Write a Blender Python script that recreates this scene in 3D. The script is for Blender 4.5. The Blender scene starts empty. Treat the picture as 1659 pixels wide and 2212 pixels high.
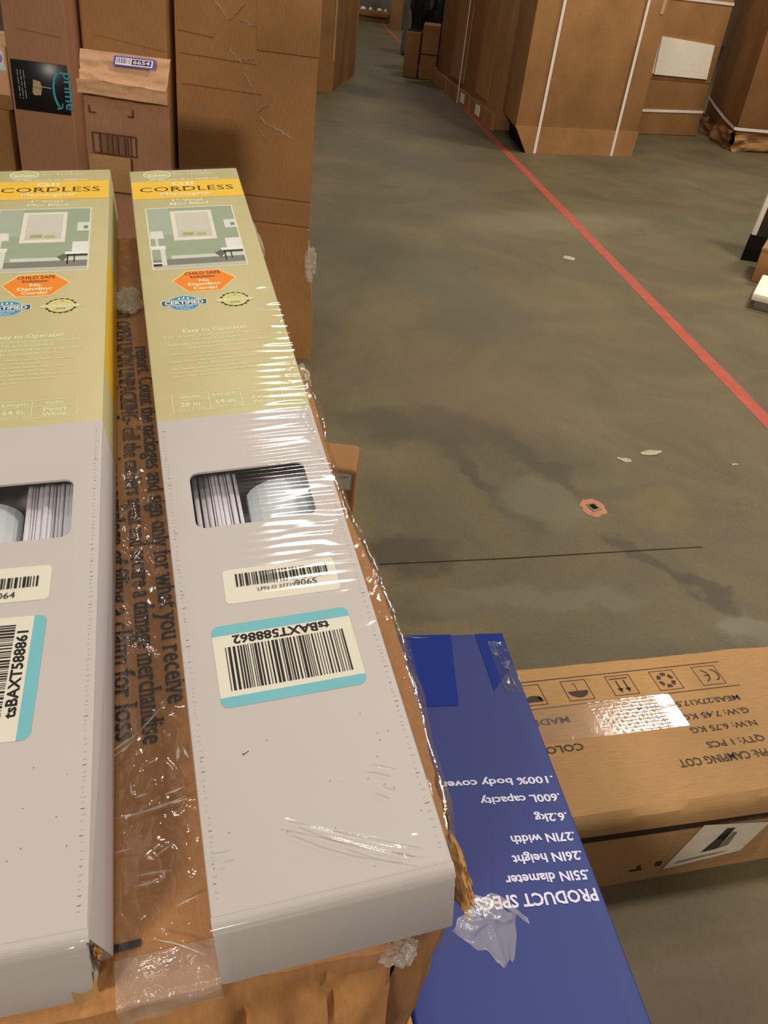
import bpy, bmesh, math, random
from mathutils import Vector, Matrix, Euler, noise
random.seed(7)
scene = bpy.context.scene
COL = scene.collection
PI = math.pi

# ---------------------------------------------------------------- camera, light, exposure
CAM = Vector((0.0, 0.0, 1.35))
cam_data = bpy.data.cameras.new('camera')
cam_data.sensor_fit = 'VERTICAL'
cam_data.sensor_height = 24.0
cam_data.lens = 24.0 * 1800.0 / 2212.0
cam_data.clip_start = 0.02
cam_data.clip_end = 200
cam = bpy.data.objects.new('camera', cam_data)
COL.objects.link(cam)
_f, _dh, _roll = 1800.0, 1190.0, math.radians(7.2)
_dn = _f * _f / _dh
_down = Vector((-_dn * math.sin(_roll), -_dn * math.cos(_roll), -_f)).normalized()
_up = -_down
_v = Vector((0, 0, -1.0))
_fw = (_v - _v.dot(_up) * _up).normalized()
_rt = _fw.cross(_up)
cam.matrix_world = Matrix.Translation(CAM) @ Matrix((_rt, _fw, _up)).to_4x4()
scene.camera = cam

world = bpy.data.worlds.new('world')
scene.world = world
world.use_nodes = True
world.node_tree.nodes['Background'].inputs[0].default_value = (1.0, 0.91, 0.82, 1)
world.node_tree.nodes['Background'].inputs[1].default_value = 0.17

LIGHTS = [  # x, y, z, power, size_x, size_y
    (-1.05, 4.6, 7.0, 80, 0.36, 0.5),
    (-0.3, -1.2, 7.0, 45, 0.3, 0.3),
    (3.95, 7.6, 7.0, 300, 1.1, 0.9),
    (3.0, 3.2, 6.0, 310, 0.7, 0.7),
    (-2.2, -5.0, 4.6, 300, 1.2, 0.8),  # added fill lamp, aimed low to brighten the camera-facing carton sides
    (1.5, 14.5, 7.0, 150, 1.2, 0.8),
    (-1.5, 21.0, 7.0, 120, 1.2, 0.8),
    (4.5, -5.0, 7.0, 120, 1.2, 1.2),
]
for (x, y, z, p, sx, sy) in LIGHTS:
    ld = bpy.data.lights.new('bay_or_fill_lamp', 'AREA')
    ld.shape = 'RECTANGLE'
    ld.size = sx
    ld.size_y = sy
    ld.energy = p
    ld.color = (1.0, 0.915, 0.82)
    lo = bpy.data.objects.new('bay_or_fill_lamp', ld)
    lo.location = (x, y, z)
    if z < 5:
        lo.rotation_euler = (Vector((-0.4, 3.0, 0.6)) - Vector((x, y, z))).to_track_quat('-Z', 'Y').to_euler()
    COL.objects.link(lo)

scene.view_settings.view_transform = 'Standard'
scene.view_settings.look = 'None'
scene.view_settings.gamma = 1
scene.view_settings.use_curve_mapping = False
scene.view_settings.exposure = -0.16

# ---------------------------------------------------------------- helpers
def lin(c):
    def g(x):
        x /= 255.0
        return x / 12.92 if x <= 0.04045 else ((x + 0.055) / 1.055) ** 2.4
    return (g(c[0]), g(c[1]), g(c[2]), 1.0)

MATS = {}
def nodes_of(name):
    m = bpy.data.materials.new(name)
    m.use_nodes = True
    nt = m.node_tree
    return m, nt, nt.nodes['Principled BSDF']

def coords(nt, scale=(1, 1, 1), rot=(0, 0, 0), src='Object'):
    tc = nt.nodes.new('ShaderNodeTexCoord')
    mp = nt.nodes.new('ShaderNodeMapping')
    mp.inputs['Scale'].default_value = scale
    mp.inputs['Rotation'].default_value = rot
    nt.links.new(tc.outputs[src], mp.inputs['Vector'])
    return mp.outputs['Vector']

def noise_node(nt, vec, scale, detail=4, rough=0.55, dist=0.0):
    n = nt.nodes.new('ShaderNodeTexNoise')
    n.inputs['Scale'].default_value = scale
    n.inputs['Detail'].default_value = detail
    n.inputs['Roughness'].default_value = rough
    n.inputs['Distortion'].default_value = dist
    nt.links.new(vec, n.inputs['Vector'])
    return n.outputs['Fac']

def ramp(nt, fac, a, b, ca, cb):
    r = nt.nodes.new('ShaderNodeValToRGB')
    r.color_ramp.elements[0].position = a
    r.color_ramp.elements[0].color = ca
    r.color_ramp.elements[1].position = b
    r.color_ramp.elements[1].color = cb
    nt.links.new(fac, r.inputs['Fac'])
    return r.outputs['Color']

def mixc(nt, fac, a, b, mode='MIX'):
    m = nt.nodes.new('ShaderNodeMix')
    m.data_type = 'RGBA'
    m.blend_type = mode
    for val, i in ((fac, 0), (a, 6), (b, 7)):
        if hasattr(val, 'is_output'):
            nt.links.new(val, m.inputs[i])
        else:
            m.inputs[i].default_value = val
    return m.outputs[2]

def bump(nt, h, strength, dist=0.002):
    b = nt.nodes.new('ShaderNodeBump')
    b.inputs['Strength'].default_value = strength
    b.inputs['Distance'].default_value = dist
    nt.links.new(h, b.inputs['Height'])
    return b.outputs['Normal']

def cardboard(name, rgb, rough=0.85, var=0.16, corr=(0, 0, 1), scuff=0.10, spec=0.25):
    """corrugated board: fine flute lines, fibre noise, patchy tone"""
    m, nt, p = nodes_of(name)
    v = coords(nt)
    c = lin(rgb)
    lo = tuple(x * (1 - var) for x in c[:3]) + (1,)
    hi = tuple(min(1, x * (1 + var)) for x in c[:3]) + (1,)
    big = ramp(nt, noise_node(nt, v, 2.3, 3), 0.3, 0.7, lo, hi)
    fib = noise_node(nt, coords(nt, (300 if corr[0] == 0 else 30, 300 if corr[1] == 0 else 30, 300 if corr[2] == 0 else 30)), 1.0, 3)
    fc = ramp(nt, fib, 0.3, 0.7, (0.90, 0.90, 0.90, 1), (1.08, 1.08, 1.08, 1))
    col = mixc(nt, 1.0, big, fc, 'MULTIPLY')
    sc = ramp(nt, noise_node(nt, v, 11, 6, 0.7, 0.6), 0.60, 0.80, (0, 0, 0, 1), (scuff, scuff, scuff, 1))
    col = mixc(nt, sc, col, (min(1, c[0] * 1.6), min(1, c[1] * 1.7), min(1, c[2] * 1.9), 1))
    nt.links.new(col, p.inputs['Base Color'])
    p.inputs['Roughness'].default_value = rough
    p.inputs['Specular IOR Level'].default_value = spec
    nt.links.new(bump(nt, fib, 0.12, 0.001), p.inputs['Normal'])
    return m

def plain(name, rgb, rough=0.6, spec=0.4, var=0.05, scale=30, metal=0.0, coat=0.0):
    m, nt, p = nodes_of(name)
    c = lin(rgb)
    v = coords(nt)
    lo = tuple(x * (1 - var) for x in c[:3]) + (1,)
    hi = tuple(min(1, x * (1 + var)) for x in c[:3]) + (1,)
    nt.links.new(ramp(nt, noise_node(nt, v, scale, 4), 0.3, 0.7, lo, hi), p.inputs['Base Color'])
    p.inputs['Roughness'].default_value = rough
    p.inputs['Specular IOR Level'].default_value = spec
    p.inputs['Metallic'].default_value = metal
    if coat:
        p.inputs['Coat Weight'].default_value = coat
        p.inputs['Coat Roughness'].default_value = 0.12
    return m

def film_mat(name, scale=(1, 1, 1), nscale=60, strength=0.8, dist=0.003, haze=0.06, rough=0.12, tint=(0.97, 0.96, 0.93), refl=1.0, extra=None):
    """clear wrap: mostly see-through, glossy where it catches a lamp, faint milky haze"""
    m = bpy.data.materials.new(name)
    m.use_nodes = True
    nt = m.node_tree
    nt.nodes.clear()
    out = nt.nodes.new('ShaderNodeOutputMaterial')
    tr = nt.nodes.new('ShaderNodeBsdfTransparent')
    tr.inputs[0].default_value = (*tint, 1)
    gl = nt.nodes.new('ShaderNodeBsdfGlossy')
    gl.inputs['Color'].default_value = (1, 1, 1, 1)
    gl.inputs['Roughness'].default_value = rough
    df = nt.nodes.new('ShaderNodeBsdfDiffuse')
    df.inputs[0].default_value = (0.75, 0.70, 0.63, 1)
    v = coords(nt, scale)
    h = noise_node(nt, v, nscale, 5, 0.6, 1.2)
    nb = bump(nt, h, strength, dist)
    nt.links.new(nb, gl.inputs['Normal'])
    lw = nt.nodes.new('ShaderNodeLayerWeight')
    lw.inputs['Blend'].default_value = 0.12
    mu = nt.nodes.new('ShaderNodeMath')
    mu.operation = 'MULTIPLY_ADD'
    mu.inputs[1].default_value = 0.10 * refl
    mu.inputs[2].default_value = 0.05 * refl
    mu.use_clamp = True
    nt.links.new(lw.outputs['Fresnel'], mu.inputs[0])
    m1 = nt.nodes.new('ShaderNodeMixShader')
    m1.inputs[0].default_value = haze
    nt.links.new(tr.outputs[0], m1.inputs[1])
    nt.links.new(df.outputs[0], m1.inputs[2])
    m2 = nt.nodes.new('ShaderNodeMixShader')
    nt.links.new(mu.outputs[0], m2.inputs[0])
    nt.links.new(m1.outputs[0], m2.inputs[1])
    nt.links.new(gl.outputs[0], m2.inputs[2])
    nt.links.new(m2.outputs[0], out.inputs[0])
    return m

M = {}
M['board'] = cardboard('brown_cardboard', (164, 120, 74))
M['board_dark'] = cardboard('dark_brown_cardboard', (140, 99, 58))
M['board_light'] = cardboard('tan_cardboard', (168, 130, 84), corr=(1, 0, 0))
M['board_pink'] = cardboard('pinkish_brown_cardboard', (158, 115, 84))
M['board_orange'] = cardboard('orange_brown_cardboard', (182, 130, 80), scuff=0.2)
M['board_raw'] = cardboard('raw_cardboard_edge', (186, 142, 88))
M['kraft'] = cardboard('pale_kraft_paper', (208, 162, 122), scuff=0.25)
M['white_board'] = plain('white_coated_board', (198, 191, 190), 0.5, 0.35, 0.018, 9)
M['green_print'] = plain('sage_green_print', (198, 190, 142), 0.38, 0.5, 0.03)
M['blue_board'] = plain('blue_printed_board', (50, 61, 122), 0.55, 0.22, 0.05, 3)
M['blue_tape'] = plain('clear_tape_over_blue', (28, 50, 132), 0.16, 0.6, 0.04, 6)
M['label'] = plain('label_paper', (226, 222, 208), 0.45, 0.4, 0.01)
M['white_slat'] = plain('white_vinyl', (218, 216, 226), 0.4, 0.5, 0.03)
M['rail'] = plain('white_steel_rail', (196, 204, 212), 0.6, 0.2, 0.02)
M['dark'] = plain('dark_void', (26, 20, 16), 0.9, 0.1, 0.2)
M['black_plastic'] = plain('black_plastic', (9, 9, 12), 0.45, 0.4, 0.2)
M['black_tape'] = plain('black_printed_tape', (14, 14, 16), 0.35, 0.5, 0.1)
M['strap'] = plain('white_strap', (238, 226, 214), 0.5, 0.4, 0.04)
M['foam'] = plain('white_foam', (246, 236, 214), 0.8, 0.2, 0.03)
M['grey_wrap'] = plain('grey_wrap', (120, 112, 98), 0.5, 0.4, 0.12, 6)
M['red_paint'] = plain('red_floor_paint', (170, 80, 60), 0.6, 0.3, 0.16, 14)
M['orange_paint'] = plain('orange_mark', (178, 120, 92), 0.7, 0.2, 0.15, 40)
M['steel'] = plain('steel_plate', (120, 110, 92), 0.5, 0.5, 0.15, 60, metal=0.4)
M['scrap'] = plain('paper_scrap', (172, 162, 134), 0.7, 0.2, 0.06)
M['clear_tape'] = film_mat('clear_packing_tape', (1, 1, 1), 14, 0.22, 0.002, haze=0.08, rough=0.1, tint=(0.97, 0.93, 0.86), refl=1.2)
M['film'] = film_mat('stretch_film', (1, 1, 1), 38, 0.35, 0.003, haze=0.02, rough=0.08, refl=1.8)
M['film_box'] = film_mat('shrink_film', (10, 90, 30), 1.2, 0.06, 0.0010, haze=0.01, rough=0.075, refl=0.9)
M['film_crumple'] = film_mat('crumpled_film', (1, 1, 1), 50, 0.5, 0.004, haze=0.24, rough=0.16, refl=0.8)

M['film_crease_glint'] = film_mat('creased_film_glint', (1, 1, 1), 60, 0.2, 0.003, haze=0.40, rough=0.25, refl=1.0)  # milky haze paints bright glints onto the film creases

def put(o, parent=None):
    COL.objects.link(o)
    if parent is not None:
        o.parent = parent
    return o

def tag(o, label=None, cat=None, group=None, kind=None):
    if label: o['label'] = label
    if cat: o['category'] = cat
    if group: o['group'] = group
    if kind: o['kind'] = kind
    return o

def thing(name, label, cat, loc=(0, 0, 0), rot=(0, 0, 0), group=None):
    o = bpy.data.objects.new(name, None)
    o.empty_display_size = 0.05
    o.location = loc
    o.rotation_euler = rot
    COL.objects.link(o)
    return tag(o, label, cat, group)

class MB:
    def __init__(self):
        self.v, self.f, self.m = [], [], []
    def add(self, vs, fs, mi=0):
        b = len(self.v)
        self.v += [tuple(p) for p in vs]
        self.f += [tuple(i + b for i in q) for q in fs]
        self.m += [mi] * len(fs)
        return self
    def box(self, lo, hi, mi=0):
        x0, y0, z0 = lo; x1, y1, z1 = hi
        return self.add([(x0,y0,z0),(x1,y0,z0),(x1,y1,z0),(x0,y1,z0),(x0,y0,z1),(x1,y0,z1),(x1,y1,z1),(x0,y1,z1)],
                        [(0,3,2,1),(4,5,6,7),(0,1,5,4),(1,2,6,5),(2,3,7,6),(3,0,4,7)], mi)
    def prism(self, poly, z0, z1, mi=0):
        n = len(poly)
        vs = [(p[0], p[1], z0) for p in poly] + [(p[0], p[1], z1) for p in poly]
        fs = [tuple(range(n - 1, -1, -1)), tuple(range(n, 2 * n))]
        fs += [(i, (i + 1) % n, n + (i + 1) % n, n + i) for i in range(n)]
        return self.add(vs, fs, mi)
    def grid(self, fn, nu, nv, mi=0):
        vs = [fn(i / nu, j / nv) for j in range(nv + 1) for i in range(nu + 1)]
        w = nu + 1
        fs = [(j*w+i, j*w+i+1, (j+1)*w+i+1, (j+1)*w+i) for j in range(nv) for i in range(nu)]
        return self.add(vs, fs, mi)
    def build(self, name, mats, parent=None, smooth=False, loc=None, rot=None, bevel=0, segs=2):
        me = bpy.data.meshes.new(name)
        me.from_pydata(self.v, [], self.f)
        mats = mats if isinstance(mats, (list, tuple)) else [mats]
        for m in mats: me.materials.append(m)
        if bevel:
            bm = bmesh.new(); bm.from_mesh(me)
            bmesh.ops.remove_doubles(bm, verts=bm.verts, dist=1e-5)
            bmesh.ops.recalc_face_normals(bm, faces=bm.faces)
            bmesh.ops.bevel(bm, geom=list(bm.edges), offset=bevel, segments=segs, profile=0.5, affect='EDGES', clamp_overlap=True)
            bm.to_mesh(me); bm.free()
        else:
            for p, mi in zip(me.polygons, self.m): p.material_index = mi
        if smooth or bevel:
            me.polygons.foreach_set('use_smooth', [True] * len(me.polygons))
        me.update()
        o = bpy.data.objects.new(name, me)
        if loc is not None: o.location = loc
        if rot is not None: o.rotation_euler = rot
        if bevel:
            try:
                me.set_sharp_from_angle(angle=math.radians(50))
            except Exception:
                pass
        return put(o, parent)

def dent(o, amp, scale, seed=0.0, subdiv=0, axis=None):
    """low dents and waves pushed into a carton's skin"""
    me = o.data
    if subdiv:
        bm = bmesh.new(); bm.from_mesh(me)
        bmesh.ops.subdivide_edges(bm, edges=[e for e in bm.edges if e.calc_length() > 0.03], cuts=subdiv, use_grid_fill=True)
        bm.to_mesh(me); bm.free()
    off = Vector((seed * 3.1, seed * 1.7, seed))
    for v in me.vertices:
        d = noise.noise_vector(v.co * scale + off) * amp
        if axis is not None:
            d = Vector((d.x * axis[0], d.y * axis[1], d.z * axis[2]))
        v.co += d
    me.update()
    return o

# ---- flat print: words and figures laid on a face
_glyph = {}
def glyphs(s, bold=0.0, slab=False):
    key = (s, bold, slab)
    if key in _glyph: return _glyph[key]
    cu = bpy.data.curves.new('t', 'FONT')
    cu.body = s; cu.size = 1.0; cu.resolution_u = 2
    cu.offset = bold
    ob = bpy.data.objects.new('t', cu); COL.objects.link(ob)
    dg = bpy.context.evaluated_depsgraph_get(); dg.update()
    ev = ob.evaluated_get(dg)
    me = ev.to_mesh()
    vs = [(v.co.x, v.co.y) for v in me.vertices]
    fs = [tuple(p.vertices) for p in me.polygons]
    ev.to_mesh_clear()
    bpy.data.objects.remove(ob); bpy.data.curves.remove(cu)
    if slab and fs:
        cnt = {}
        for f in fs:
            for a, b in zip(f, f[1:] + f[:1]):
                k = (round(vs[a][0],4), round(vs[a][1],4)), (round(vs[b][0],4), round(vs[b][1],4))
                k = tuple(sorted(k))
                cnt[k] = cnt.get(k, 0) + 1
        top = max(v[1] for v in vs)
        for (a, b), c in list(cnt.items()):
            if c != 1: continue
            L = abs(a[0] - b[0])
            if abs(a[1] - b[1]) < 0.002 and 0.03 < L < 0.20:
                y = a[1]
                if abs(y) < 0.03: y0, y1 = y - 0.0, y + 0.05
                elif y > 0.42: y0, y1 = y - 0.05, y
                elif y < -0.12: y0, y1 = y, y + 0.05
                else: continue
                x0, x1 = min(a[0], b[0]) - 0.065, max(a[0], b[0]) + 0.065
                n = len(vs)
                vs = vs + [(x0, y0), (x1, y0), (x1, y1), (x0, y1)]
                fs = fs + [(n, n+1, n+2, n+3)]
    _glyph[key] = (vs, fs)
    return vs, fs
CAPH = max(v[1] for v in glyphs('H')[0])

class Print:
    def __init__(self, origin=(0,0,0), ex=(1,0,0), ey=(0,1,0), base=0.0004, step=0.00010):
        self.o = Vector(origin); self.ex = Vector(ex).normalized(); self.ey = Vector(ey).normalized()
        self.n = self.ex.cross(self.ey); self.base = base; self.step = step
        self.mb = MB(); self.cols = []; self.layer = 0
    def ci(self, c):
        if c not in self.cols: self.cols.append(c)
        return self.cols.index(c)
    def P(self, u, v, l):
        return self.o + self.ex * u + self.ey * v + self.n * (self.base + self.step * l)
    def poly(self, pts, c, l=0):
        self.mb.add([self.P(u, v, l) for u, v in pts], [tuple(range(len(pts)))], self.ci(c)); return self
    def rect(self, u0, v0, u1, v1, c, l=0):
        return self.poly([(u0,v0),(u1,v0),(u1,v1),(u0,v1)], c, l)
    def rrect(self, u0, v0, u1, v1, r, c, l=0, corners=(1,1,1,1), rot=0):
        pts = []
        for (cx, cy, a0, k) in ((u1-r, v0+r, -90, 1), (u1-r, v1-r, 0, 2), (u0+r, v1-r, 90, 3), (u0+r, v0+r, 180, 0)):
            if corners[k]:
                for i in range(6):
                    a = math.radians(a0 + i * 18)
                    pts.append((cx + r * math.cos(a), cy + r * math.sin(a)))
            else:
                pts.append((u1 if a0 in (-90, 0) else u0, v0 if a0 in (-90, 180) else v1))
        if rot:
            cu, cv = (u0+u1)/2, (v0+v1)/2
            c_, s_ = math.cos(rot), math.sin(rot)
            pts = [(cu+(u-cu)*c_-(v-cv)*s_, cv+(u-cu)*s_+(v-cv)*c_) for u, v in pts]
        return self.poly(pts, c, l)
    def line(self, a, b, w, c, l=0):
        d = Vector((b[0]-a[0], b[1]-a[1])); d.normalize()
        nx, ny = -d.y*w/2, d.x*w/2
        return self.poly([(a[0]-nx,a[1]-ny),(b[0]-nx,b[1]-ny),(b[0]+nx,b[1]+ny),(a[0]+nx,a[1]+ny)], c, l)
    def frame(self, u0, v0, u1, v1, w, c, l=0):
        self.rect(u0,v0,u1,v0+w,c,l); self.rect(u0,v1-w,u1,v1,c,l)
        self.rect(u0,v0+w,u0+w,v1-w,c,l); self.rect(u1-w,v0+w,u1,v1-w,c,l); return self
    def ell(self, u, v, ru, rv, c, l=0, n=28, a0=0, a1=360):
        pts = [(u+ru*math.cos(math.radians(a0+(a1-a0)*i/n)), v+rv*math.sin(math.radians(a0+(a1-a0)*i/n))) for i in range(n + (0 if a1-a0 == 360 else 1))]
        return self.poly(pts, c, l)
    def ring(self, u, v, ru, rv, w, c, l=0, n=32, a0=0, a1=360):
        vs, fs = [], []
        for i in range(n+1):
            a = math.radians(a0+(a1-a0)*i/n)
            vs += [self.P(u+ru*math.cos(a), v+rv*math.sin(a), l), self.P(u+(ru-w)*math.cos(a), v+(rv-w)*math.sin(a), l)]
            if i: fs.append((2*i-2, 2*i, 2*i+1, 2*i-1))
        self.mb.add(vs, fs, self.ci(c)); return self
    def text(self, s, u, v, h, c, width=None, rot=0.0, anchor='l', bold=0.0, slab=False, l=1, shear=0.0):
        vs, fs = glyphs(s, bold, slab)
        if not vs: return self
        x0 = min(p[0] for p in vs); x1 = max(p[0] for p in vs)
        sy = h / CAPH
        sx = sy if width is None else width / (x1 - x0)
        W = (x1 - x0) * sx
        ox = {'l': 0, 'c': -W/2, 'r': -W}[anchor]
        cr, sr = math.cos(rot), math.sin(rot)
        out = []
        for (x, y) in vs:
            X = (x - x0) * sx + ox + shear * y * sy; Y = y * sy
            out.append(self.P(u + X*cr - Y*sr, v + X*sr + Y*cr, l))
        self.mb.add(out, fs, self.ci(c)); return self
    def bars(self, u0, v0, u1, v1, c, seed=1, n=60, rot=0, l=1, fill=0.5, dens=1.0):
        """bar code; bars run along v, or along u with rot=1"""
        r = random.Random(seed)
        L = (u1-u0) if not rot else (v1-v0)
        unit = L / n
        t = 0
        while t < n - 1:
            w = r.choice((1, 1, 1, 2, 2, 3)); w = min(w, n - t)
            a, b = t*unit, (t + w*0.92)*unit
            if rot: self.rect(u0, v0+a, u1, v0+b, c, l)
            else: self.rect(u0+a, v0, u0+b, v1, c, l)
            t += w + r.choice((1, 1, 2, 2))
        return self
    def dashes(self, u0, u1, v, h, c, seed=1, l=1):
        """a line of print too small to read in the photograph: word-length strokes"""
        r = random.Random(seed); u = u0
        while u < u1:
            w = r.uniform(2.0, 6.0) * h
            self.rect(u, v, min(u+w, u1), v+h*r.uniform(0.55, 0.8), c, l)
            u += w + h*0.9
        return self
    def build(self, name, parent, label=None):
        mats = [inkmat(c) for c in self.cols]
        o = self.mb.build(name, mats, parent)
        if label: o['label'] = label
        return o

_ink = {}
def inkmat(c):
    if isinstance(c, str): return M[c]
    if c not in _ink:
        _ink[c] = plain('ink_%d_%d_%d' % c, c, 0.55, 0.2, 0.03, 60)
    return _ink[c]

# ---------------------------------------------------------------- the hall: floor
def floor_material():
    m, nt, p = nodes_of('worn_concrete')
    v = coords(nt)
    a = ramp(nt, noise_node(nt, v, 0.55, 5, 0.6, 0.6), 0.35, 0.66, lin((106, 92, 65)), lin((95, 89, 63)))
    b = ramp(nt, noise_node(nt, coords(nt, (1, 1, 1), (0, 0, 1.1)), 1.9, 6, 0.62, 0.8), 0.30, 0.72, (0.72, 0.72, 0.74, 1), (1.20, 1.18, 1.14, 1))
    col = mixc(nt, 1.0, a, b, 'MULTIPLY')
    g = ramp(nt, noise_node(nt, v, 90, 4, 0.7), 0.25, 0.75, (0.88, 0.88, 0.88, 1), (1.12, 1.12, 1.12, 1))
    col = mixc(nt, 1.0, col, g, 'MULTIPLY')
    # stains, each a soft blotch with a ragged edge: x, y, angle, half length, half width, tone, weight
    tc = nt.nodes.new('ShaderNodeTexCoord')
    ns = nt.nodes.new('ShaderNodeTexNoise'); ns.inputs['Scale'].default_value = 7.0; ns.inputs['Detail'].default_value = 5
    nt.links.new(tc.outputs['Object'], ns.inputs['Vector'])
    sb = nt.nodes.new('ShaderNodeVectorMath'); sb.operation = 'SUBTRACT'; sb.inputs[1].default_value = (0.5, 0.5, 0.5)
    nt.links.new(ns.outputs['Color'], sb.inputs[0])
    sc = nt.nodes.new('ShaderNodeVectorMath'); sc.operation = 'SCALE'; sc.inputs['Scale'].default_value = 0.30
    nt.links.new(sb.outputs[0], sc.inputs[0])
    ad = nt.nodes.new('ShaderNodeVectorMath'); ad.operation = 'ADD'
    nt.links.new(tc.outputs['Object'], ad.inputs[0]); nt.links.new(sc.outputs[0], ad.inputs[1])
    for (x, y, ang, rx, ry, tone, wt) in STAINS:
        mp = nt.nodes.new('ShaderNodeMapping'); mp.vector_type = 'TEXTURE'
        mp.inputs['Location'].default_value = (x, y, 0)
        mp.inputs['Rotation'].default_value = (0, 0, ang)
        mp.inputs['Scale'].default_value = (rx, ry, 1)
        nt.links.new(ad.outputs[0], mp.inputs['Vector'])
        ln = nt.nodes.new('ShaderNodeVectorMath'); ln.operation = 'LENGTH'
        nt.links.new(mp.outputs[0], ln.inputs[0])
        mr = nt.nodes.new('ShaderNodeMapRange'); mr.interpolation_type = 'SMOOTHSTEP'
        mr.inputs['From Min'].default_value = 1.0; mr.inputs['From Max'].default_value = 0.45
        mr.inputs['To Min'].default_value = 0.0; mr.inputs['To Max'].default_value = wt
        nt.links.new(ln.outputs['Value'], mr.inputs['Value'])
        col = mixc(nt, mr.outputs[0], col, lin(tuple(t * 0.87 for t in tone)))
    nt.links.new(col, p.inputs['Base Color'])
    p.inputs['Roughness'].default_value = 0.62
    p.inputs['Specular IOR Level'].default_value = 0.3
    nt.links.new(bump(nt, noise_node(nt, v, 25, 6, 0.7), 0.15, 0.002), p.inputs['Normal'])
    return m

STAINS = [
    (0.77, 1.98, -0.75, 0.20, 0.055, (84, 74, 56), 0.8),
    (0.92, 1.84, -0.5, 0.14, 0.05, (80, 70, 55), 0.75),
    (0.46, 2.52, -0.9, 0.36, 0.08, (86, 78, 60), 0.75),
    (0.30, 2.30, -1.1, 0.34, 0.06, (84, 76, 58), 0.7),
    (0.08, 2.62, 0.3, 0.34, 0.20, (84, 76, 56), 0.75),
    (-0.30, 4.6, 0.3, 0.40, 0.8, (92, 90, 66), 0.45),
    (0.20, 4.2, 0.5, 0.30, 0.6, (98, 96, 72), 0.45),
    (0.95, 4.3, 0.2, 0.45, 0.4, (124, 112, 72), 0.35),
    (0.04, 1.84, 0.2, 0.20, 0.12, (76, 66, 50), 0.75),
    (0.12, 1.62, 0.2, 0.20, 0.07, (88, 78, 58), 0.5),
    (1.02, 1.70, 0.2, 0.16, 0.08, (140, 132, 112), 0.6),
    (0.45, 1.72, 0.25, 0.42, 0.08, (132, 124, 98), 0.5),
    (0.50, 2.22, 0.0, 0.20, 0.16, (128, 122, 96), 0.5),
    (0.86, 2.28, 0.0, 0.14, 0.20, (134, 114, 68), 0.45),
    (0.35, 3.75, 0.6, 0.55, 0.30, (96, 88, 66), 0.5),
    (-0.1, 7.2, -0.9, 0.9, 0.35, (96, 92, 68), 0.6),
    (-0.9, 11.0, 0.2, 0.35, 0.7, (74, 70, 56), 0.8),
    (0.9, 5.8, 0.5, 1.0, 0.3, (150, 136, 108), 0.35),
    (0.75, 0.55, 0.3, 0.60, 0.35, (98, 80, 56), 0.6),
    (0.72, 0.48, 0.3, 0.10, 0.06, (128, 112, 88), 0.6),
    (-1.0, 8.6, 0.4, 0.25, 0.12, (84, 78, 58), 0.7),
    (-0.25, 6.2, 0.1, 0.14, 0.07, (88, 82, 62), 0.7),
    (0.28, 3.0, 0.0, 0.5, 0.5, (122, 100, 76), 0.35),
]
fl = MB().box((-14, -8, -0.2), (16, 36, 0)).build('floor', floor_material())
tag(fl, kind='structure')
wf = MB().box((-14, 34.0, 0), (16, 34.2, 8)).build('wall_far', plain('painted_block_wall', (150, 138, 116), 0.8, 0.2, 0.06, 3))
tag(wf, kind='structure')

# the aisle line, painted on the concrete
lb = MB()
A0, A1 = Vector((1.72, 1.15)), Vector((-1.62, 24.0))
seg = 60
for i in range(seg):
    t0, t1 = i/seg, (i+1)/seg
    p0, p1 = A0.lerp(A1, t0), A0.lerp(A1, t1)
    w0 = 0.034 + 0.003 * noise.noise(Vector((i*0.9, 0, 0))); w1 = 0.034 + 0.003 * noise.noise(Vector(((i+1)*0.9, 0, 0)))
    lb.add([(p0.x-w0, p0.y, 0.0008), (p0.x+w0, p0.y, 0.0008), (p1.x+w1, p1.y, 0.0008), (p1.x-w1, p1.y, 0.0008)], [(0,1,2,3)])
lb.build('painted_line', M['red_paint'], fl)

# saw-cut joint in the slab
jb = MB()
J = [(-0.6, 1.60), (0.0, 1.785), (0.35, 1.885), (0.706, 1.995), (0.95, 2.07)]
for a, b in zip(J, J[1:]):
    jb.add([(a[0], a[1]-0.0026, 0.0006), (b[0], b[1]-0.0022, 0.0006), (b[0], b[1]+0.0022, 0.0006), (a[0], a[1]+0.0026, 0.0006)], [(0,1,2,3)])
jb.build('floor_joint', plain('joint_filler', (52, 44, 34), 0.9, 0.1), fl)

# floor anchor inside an orange painted ring
an = thing('floor_anchor', 'small square floor anchor plate ringed with faded orange paint', 'floor anchor', (0.645, 2.215, 0))
pr = Print(base=0.0008)
vs = []
r_ = random.Random(3)
for i in range(22):
    a = 2*PI*i/22
    vs.append((0.040*math.cos(a)*(1+0.18*r_.uniform(-1,1)), 0.050*math.sin(a)*(1+0.15*r_.uniform(-1,1))))
pr.poly(vs, 'orange_paint')
pr.build('paint_ring', an)
MB().box((-0.016, -0.020, 0.0), (0.016, 0.020, 0.003)).build('anchor_plate', M['steel'], an, bevel=0.001, rot=(0,0,0.5))
MB().box((-0.009, -0.012, 0.003), (0.009, 0.012, 0.0045)).build('anchor_cap', M['dark'], an, rot=(0,0,0.5))

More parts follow.
